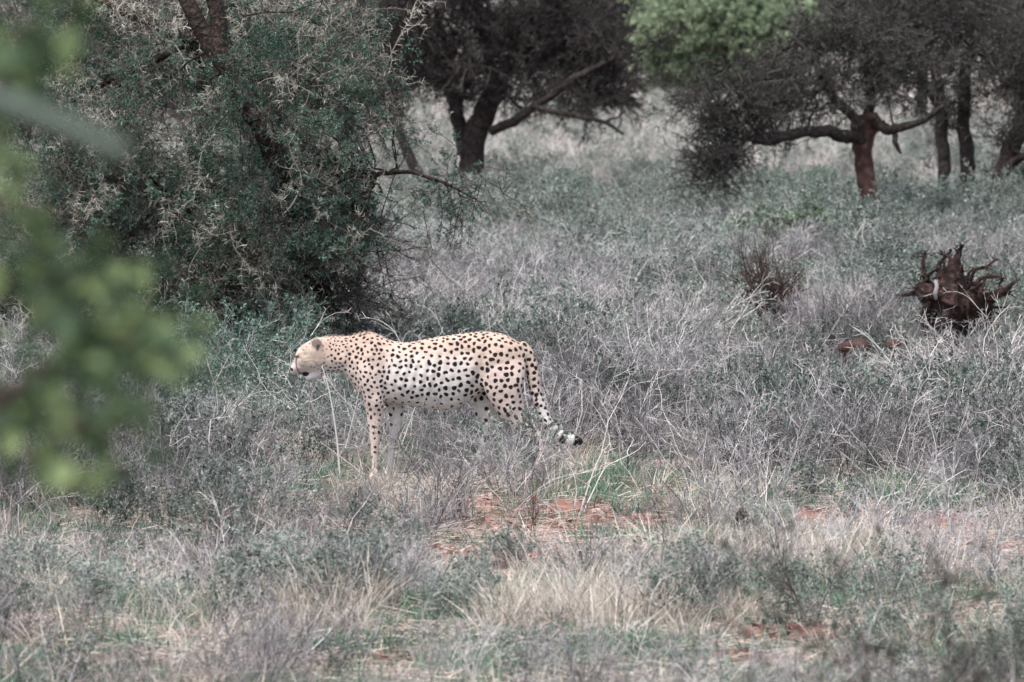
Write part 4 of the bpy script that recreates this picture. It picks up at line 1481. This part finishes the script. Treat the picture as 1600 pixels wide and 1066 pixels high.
U = SY / FPX * 220 / 1303
sb = sp_(620, 800)
stump = empty('uprooted_stump', (sb[0], SY, 0), 'uprooted reddish brown tree stump with bare roots sticking out at the right', 'stump')
o_ = np.array([sb[0], SY, 0])
rng = rs(90)
g = Geo()
g.tube([sp_(560, 1050, .15), sp_(560, 840, .12), sp_(580, 700, .05), sp_(600, 560, 0), sp_(640, 420, 0), sp_(650, 300, .02), sp_(660, 160, .02)], np.array([170, 180, 225, 225, 150, 85, 50]) * U, 18, 0, .26, rng)
for _ in range(60):
    a_ = sp_(rng.uniform(380, 980), rng.uniform(300, 720), rng.uniform(-.1, .1))
    b1 = a_ + nrm(rng.randn(3) * [1, .6, 1] + (a_ - sp_(640, 600)) * 2) * U * rng.uniform(90, 200)
    b2 = b1 + nrm(rng.randn(3) + nrm(b1 - a_)) * U * rng.uniform(30, 90)
    g.tube([a_, (a_ + b1) / 2 + rng.randn(3) * U * 12, b1, b2], np.array([24, 16, 9, 4]) * U * rng.uniform(.5, 1.1), 6, 0, .15, rng)
g.tube([sp_(600, 660, .1), sp_(760, 620, .06), sp_(900, 580, .05), sp_(1000, 600, .05)], np.array([190, 215, 165, 80]) * U, 16, 0, .26, rng)
g.tube([sp_(560, 560, 0), sp_(440, 480, -.03), sp_(360, 430, -.03), sp_(310, 380, -.02)], np.array([130, 115, 85, 40]) * U, 14, 0, .16, rng)
obj('root_plate', g.mesh('root_plate', ['root_wood'], False, o_), stump)
ROOTS = [
    ([(520, 510, -.1), (420, 495, -.16), (300, 480, -.2), (185, 486, -.2)], (40, 38, 30, 14)),
    ([(430, 560, -.05), (380, 610, -.08), (360, 680, -.05)], (50, 36, 20)),
    ([(390, 330, 0), (365, 240, .02), (360, 180, .03), (385, 105, .05)], (26, 20, 14, 7)),
    ([(570, 400, .04), (530, 280, .06), (510, 210, .08), (590, 130, .1), (632, 62, .1)], (50, 38, 24, 15, 8)),
    ([(660, 220, 0), (690, 120, .02), (700, 70, .02), (742, 22, .02)], (50, 34, 20, 8)),
    ([(650, 200, .02), (610, 120, .05), (560, 110, .05)], (22, 16, 10)),
    ([(690, 380, -.08), (700, 300, -.1), (720, 210, -.08), (740, 260, -.05)], (30, 24, 14, 8)),
    ([(800, 500, -.03), (860, 400, -.02), (900, 330, 0), (980, 315, .02), (1080, 312, .03)], (50, 36, 20, 16, 12)),
    ([(1070, 312, .03), (1100, 335, .03), (1072, 375, .03)], (10, 8, 5)),
    ([(780, 420, .05), (840, 250, .08), (960, 215, .1), (1030, 160, .12)], (24, 14, 11, 7)),
    ([(900, 590, -.02), (990, 520, -.05), (1080, 450, -.06), (1150, 400, -.04), (1235, 345, -.02)], (90, 66, 42, 24, 7)),
    ([(1010, 520, 0), (1090, 480, -.02), (1165, 468, -.02)], (36, 26, 14)),
    ([(820, 660, 0), (890, 730, -.05), (960, 750, -.06), (1010, 740, -.05)], (70, 42, 30, 18)),
    ([(900, 540, -.1), (910, 440, -.12), (940, 350, -.1)], (34, 24, 12)),
    ([(540, 530, -.16), (640, 570, -.2), (700, 590, -.2)], (30, 30, 20)),
    ([(700, 480, -.14), (780, 460, -.14), (880, 400, -.12)], (14, 12, 8)),
]
for pts, rad in ROOTS:
    g = Geo()
    pj = [np.array(sp_(*q)) + rng.randn(3) * U * 9 * (0 < i < len(pts) - 1) for i, q in enumerate(pts)]
    g.tube(pj, np.array(rad) * U * rng.uniform(.7, .9) + 3.5 * U, 9, 0, .24, rng)
    for _ in range(12):
        i = rng.randint(1, len(pts))
        a_ = pj[i]
        b1 = a_ + nrm(rng.randn(3) + nrm(pj[i] - pj[i - 1]) * .5) * U * rng.uniform(30, 70)
        b2 = b1 + nrm(rng.randn(3) + nrm(b1 - a_) * 1.2) * U * rng.uniform(25, 60)
        g.tube([a_, (a_ + b1) / 2 + rng.randn(3) * U * 5, b1, b2], np.array([8, 6, 4, 2]) * U, 5, 0, .1, rng)
    obj('root', g.mesh('root', ['root_wood'], False, o_), stump)
g = Geo()
g.tube([sp_(480, 345, -.14), sp_(500, 400, -.17), sp_(480, 470, -.18), sp_(490, 520, -.16)], np.array([18, 20, 22, 14]) * U, 8, 0, .1, rng)
pr = obj('root', g.mesh('root', ['root_bare'], True, o_), stump)
pr['label'] = 'pale grey root without bark'


def log(name, label, pts, rad, m, seed, grp=None, cat='branch', prop=False):
    P = np.array(pts)
    b_ = P.mean(0)
    b_[2] = P[:, 2].min()
    g = Geo()
    g.tube(P, rad, 9, 0, .2, rs(seed))
    if prop:                          # a side fork that the piece rests on
        for q_ in (P[0] * .7 + P[1] * .3, P[-2]):
            g.tube([q_, [q_[0] + .03, q_[1] + .05, float(gh(q_[0], q_[1])) - .02]], [.016, .010], 6, 0, .15, rs(seed + 1))
    o = obj(name, g.mesh(name, [m], True, b_), None, b_)
    return tag(o, label, cat, grp)


LY = ground_y(580)
log('broken_branch', 'broken reddish branch lying in scrub left of the uprooted stump', [at(1312, 545, LY), at(1330, 541, LY - .05), at(1348, 538, LY), at(1356, 545, LY + .05)], [.028, .042, .044, .026], 'bark_red', 11, 'broken branches beside the stump', prop=True)
log('broken_branch', 'shorter reddish branch piece nearer the uprooted stump', [at(1384, 540, LY), at(1396, 537, LY), at(1412, 534, LY + .1)], [.02, .034, .03], 'bark_red', 12, 'broken branches beside the stump', prop=True)
LY = ground_y(835)
log('wood_stub', 'small brown stub of wood under the dark bare sapling', [at(1158, 838, LY), at(1157, 815, LY), at(1161, 800, LY), at(1160, 794, LY)], [.042, .038, .026, .012], 'bark_brown', 13, None, 'stub')
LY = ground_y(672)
log('clod_and_shade_lump', 'black lump added as the shade in the hollow under grey shrubs right of the cheetah tail', [at(1062, 668, LY), at(1068, 652, LY), at(1080, 652, LY), at(1096, 664, LY + .05)], [.03, .04, .055, .03], 'clod', 14, 'black clods on the ground', 'clod')  # black lump added where the hollow is only dark with shade
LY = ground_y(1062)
log('clod_and_shade_lump', 'small black clod on the grass at the bottom edge', [at(588, 1057, LY), at(604, 1055, LY), at(620, 1058, LY)], [.01, .018, .01], 'clod', 15, 'black clods on the ground', 'clod')

# ------------------------------------------------------------------ near plants, far out of focus
rng = rs(95)
FYd = 7.2
LEAFM, LEAFP, REST = [], [], Geo()
for i in range(3):
    g = Geo()
    n = 5
    V, Q = [], []
    Lf, Wf = .038, .021 + .003 * i
    for k in range(n + 1):
        t_ = k / n
        wv = Wf * .5 * math.sin(math.pi * min(.98, t_ * .92 + .06)) ** .8
        zc = -.012 * t_ * t_
        V += [[-wv, t_ * Lf, zc + .004], [0, t_ * Lf, zc], [wv, t_ * Lf, zc + .004]]
    for k in range(n):
        Q += [[k * 3, k * 3 + 1, k * 3 + 4, k * 3 + 3], [k * 3 + 1, k * 3 + 2, k * 3 + 5, k * 3 + 4]]
    g.add(np.array(V), np.array(Q), 0, .5)
    LEAFP.append(g.pack())
    LEAFM.append(g.mesh('leaf', ['leaf_front'], True))
fb = np.array([-.80, FYd, 0.0])
front = empty('leafy_shrub', fb, 'out of focus green leafy shrub close to the camera along the left edge', 'shrub')
STEM = [
    [(-420, 1900, 0), (-260, 1100, .05), (-120, 500, .1), (-60, 100, .1), (-40, -100, .1)],
    [(-160, 700, 0), (-20, 640, -.1), (90, 560, -.15), (190, 520, -.2), (245, 560, -.2)],
    [(-120, 500, 0), (0, 440, .1), (110, 430, .15), (205, 450, .2)],
    [(-260, 1000, 0), (-60, 800, -.1), (60, 700, -.1), (150, 650, -.15), (215, 690, -.15)],
    [(-90, 420, 0), (-40, 250, -.05), (5, 120, -.1), (35, 60, -.1), (60, 20, -.1)],
    [(-100, 330, 0), (-20, 330, .1), (20, 310, .1)],
    [(-200, 850, 0), (-60, 640, .1), (20, 600, .15), (70, 640, .2)],
]
spine = []
for li, st in enumerate(STEM):
    P = np.array([at(a, b, FYd + c) for (a, b, c) in st])
    if li == 0:
        P[0] = fb + [0, 0, -.05]
    g = Geo()
    g.tube(P, np.linspace(.014 if li == 0 else .006, .004 if li == 0 else .0022, len(P)), 7, 0, .05, rng)
    obj('trunk' if li == 0 else 'branch', g.mesh('branch', ['twig_brown'], True, fb), front)
    if li:
        for q in np.linspace(.45 if li not in (4, 5) else .2, 1, 200):
            i = min(int(q * (len(P) - 1)), len(P) - 2)
            f = q * (len(P) - 1) - i
            spine.append((P[i] * (1 - f) + P[i + 1] * f, li))
from mathutils import Euler
weights = {1: 125, 2: 105, 3: 100, 4: 110, 5: 46, 6: 80}
for li, cnt in weights.items():
    pts = [p_ for p_, l in spine if l == li]
    for _ in range(cnt):
        q = pts[rng.randint(len(pts))] + rng.randn(3) * np.array([.026, .2, .026])
        k_, e_, s = rng.randint(3), Euler((rng.uniform(-1.2, .6), rng.uniform(-.8, .8), rng.uniform(0, 6.28))), rng.uniform(.5, 1.05)
        if s < .74:                   # the smaller leaves: one part
            REST.proto(LEAFP[k_], np.array(e_.to_matrix()), q - fb, s, rng.uniform(-.5, .45))
            continue
        lf = bpy.data.objects.new('leaf', LEAFM[k_])
        COL.objects.link(lf)
        lf.parent = front
        lf.location = q - fb
        lf.rotation_euler = e_
        lf.scale = (s, s, s)
obj('foliage', REST.mesh('foliage', ['leaf_front'], True), front, kind='stuff')

# a pale twig of the same sort of plant, nearer the lens
g = Geo()
TYd = 5.8
tb = np.array([-.80, TYd, 0])
twig = empty('pale_sapling', tb, 'out of focus pale grey green sapling with a bough slanting across the upper left', 'sapling')
for li, (st, r0, r1) in enumerate([([(-700, 2600, 0), (-520, 1200, 0), (-380, 350, 0), (-300, 40, 0)], .012, .006), ([(-330, 120, 0), (-120, 130, 0), (20, 165, 0), (110, 200, 0), (200, 242, 0)], .011, .009)]):
    P = np.array([at(a, b, TYd + c) for (a, b, c) in st])
    if li == 0:
        P[0] = tb + [0, 0, -.05]
    g = Geo()
    g.tube(P, np.linspace(r0, r1, len(P)), 7, 0, .05, rng)
    obj('trunk' if li == 0 else 'bough', g.mesh('bough', ['leaf_grey'], True, tb), twig)

# low blurred bushes at the bottom corners
def near_bush(px, Y, hpx_top, wpx, label, mats, seed, stems, leafc, name):
    rng = rs(seed)
    top = at(px, hpx_top, Y)
    b_ = np.array([top[0], Y, float(gh(top[0], Y))])
    h = top[2] - b_[2]
    c = dict(n=[6, 4, 3], k=[9, 4], up=[.03, .03, .02], wander=.14, ang=(.4, 1.0), ratio=.4, rmin=.0012, t0=.3, leaf=leafc, leaf_lvl=1)
    P = Plant()
    for i in range(stems):
        a = rng.rand() * 6.28
        rad = wpx * Y / FPX * .5 * math.sqrt(rng.rand())
        b0 = np.array([math.cos(a) * rad * .5, math.sin(a) * rad * .5, -.03])
        P.grow(rng, b0, (math.cos(a) * rad * .6, math.sin(a) * rad * .6, h), h * rng.uniform(.65, 1.05), .004, 0, c)
    pk = P.pack()
    o = empty(name, b_, label, 'bush')
    obj('twigwork', pack_mesh('twigwork', split_pack(pk, 0), [mats[0]]), o, kind='stuff')
    obj('foliage', pack_mesh('foliage', split_pack(pk, 1), [mats[1]]), o, kind='stuff')
    return o


near_bush(1530, 15.5, 800, 280, 'out of focus olive brown bush at the lower right corner', ['twig_brown', 'leaf_olive'], 961, 13, (26, .024, .012), 'olive_bush')
near_bush(130, 12, 760, 260, 'out of focus thin green bush at the lower left corner', ['twig_grey', 'leaf_teal'], 962, 7, (22, .03, .014), 'thin_bush')
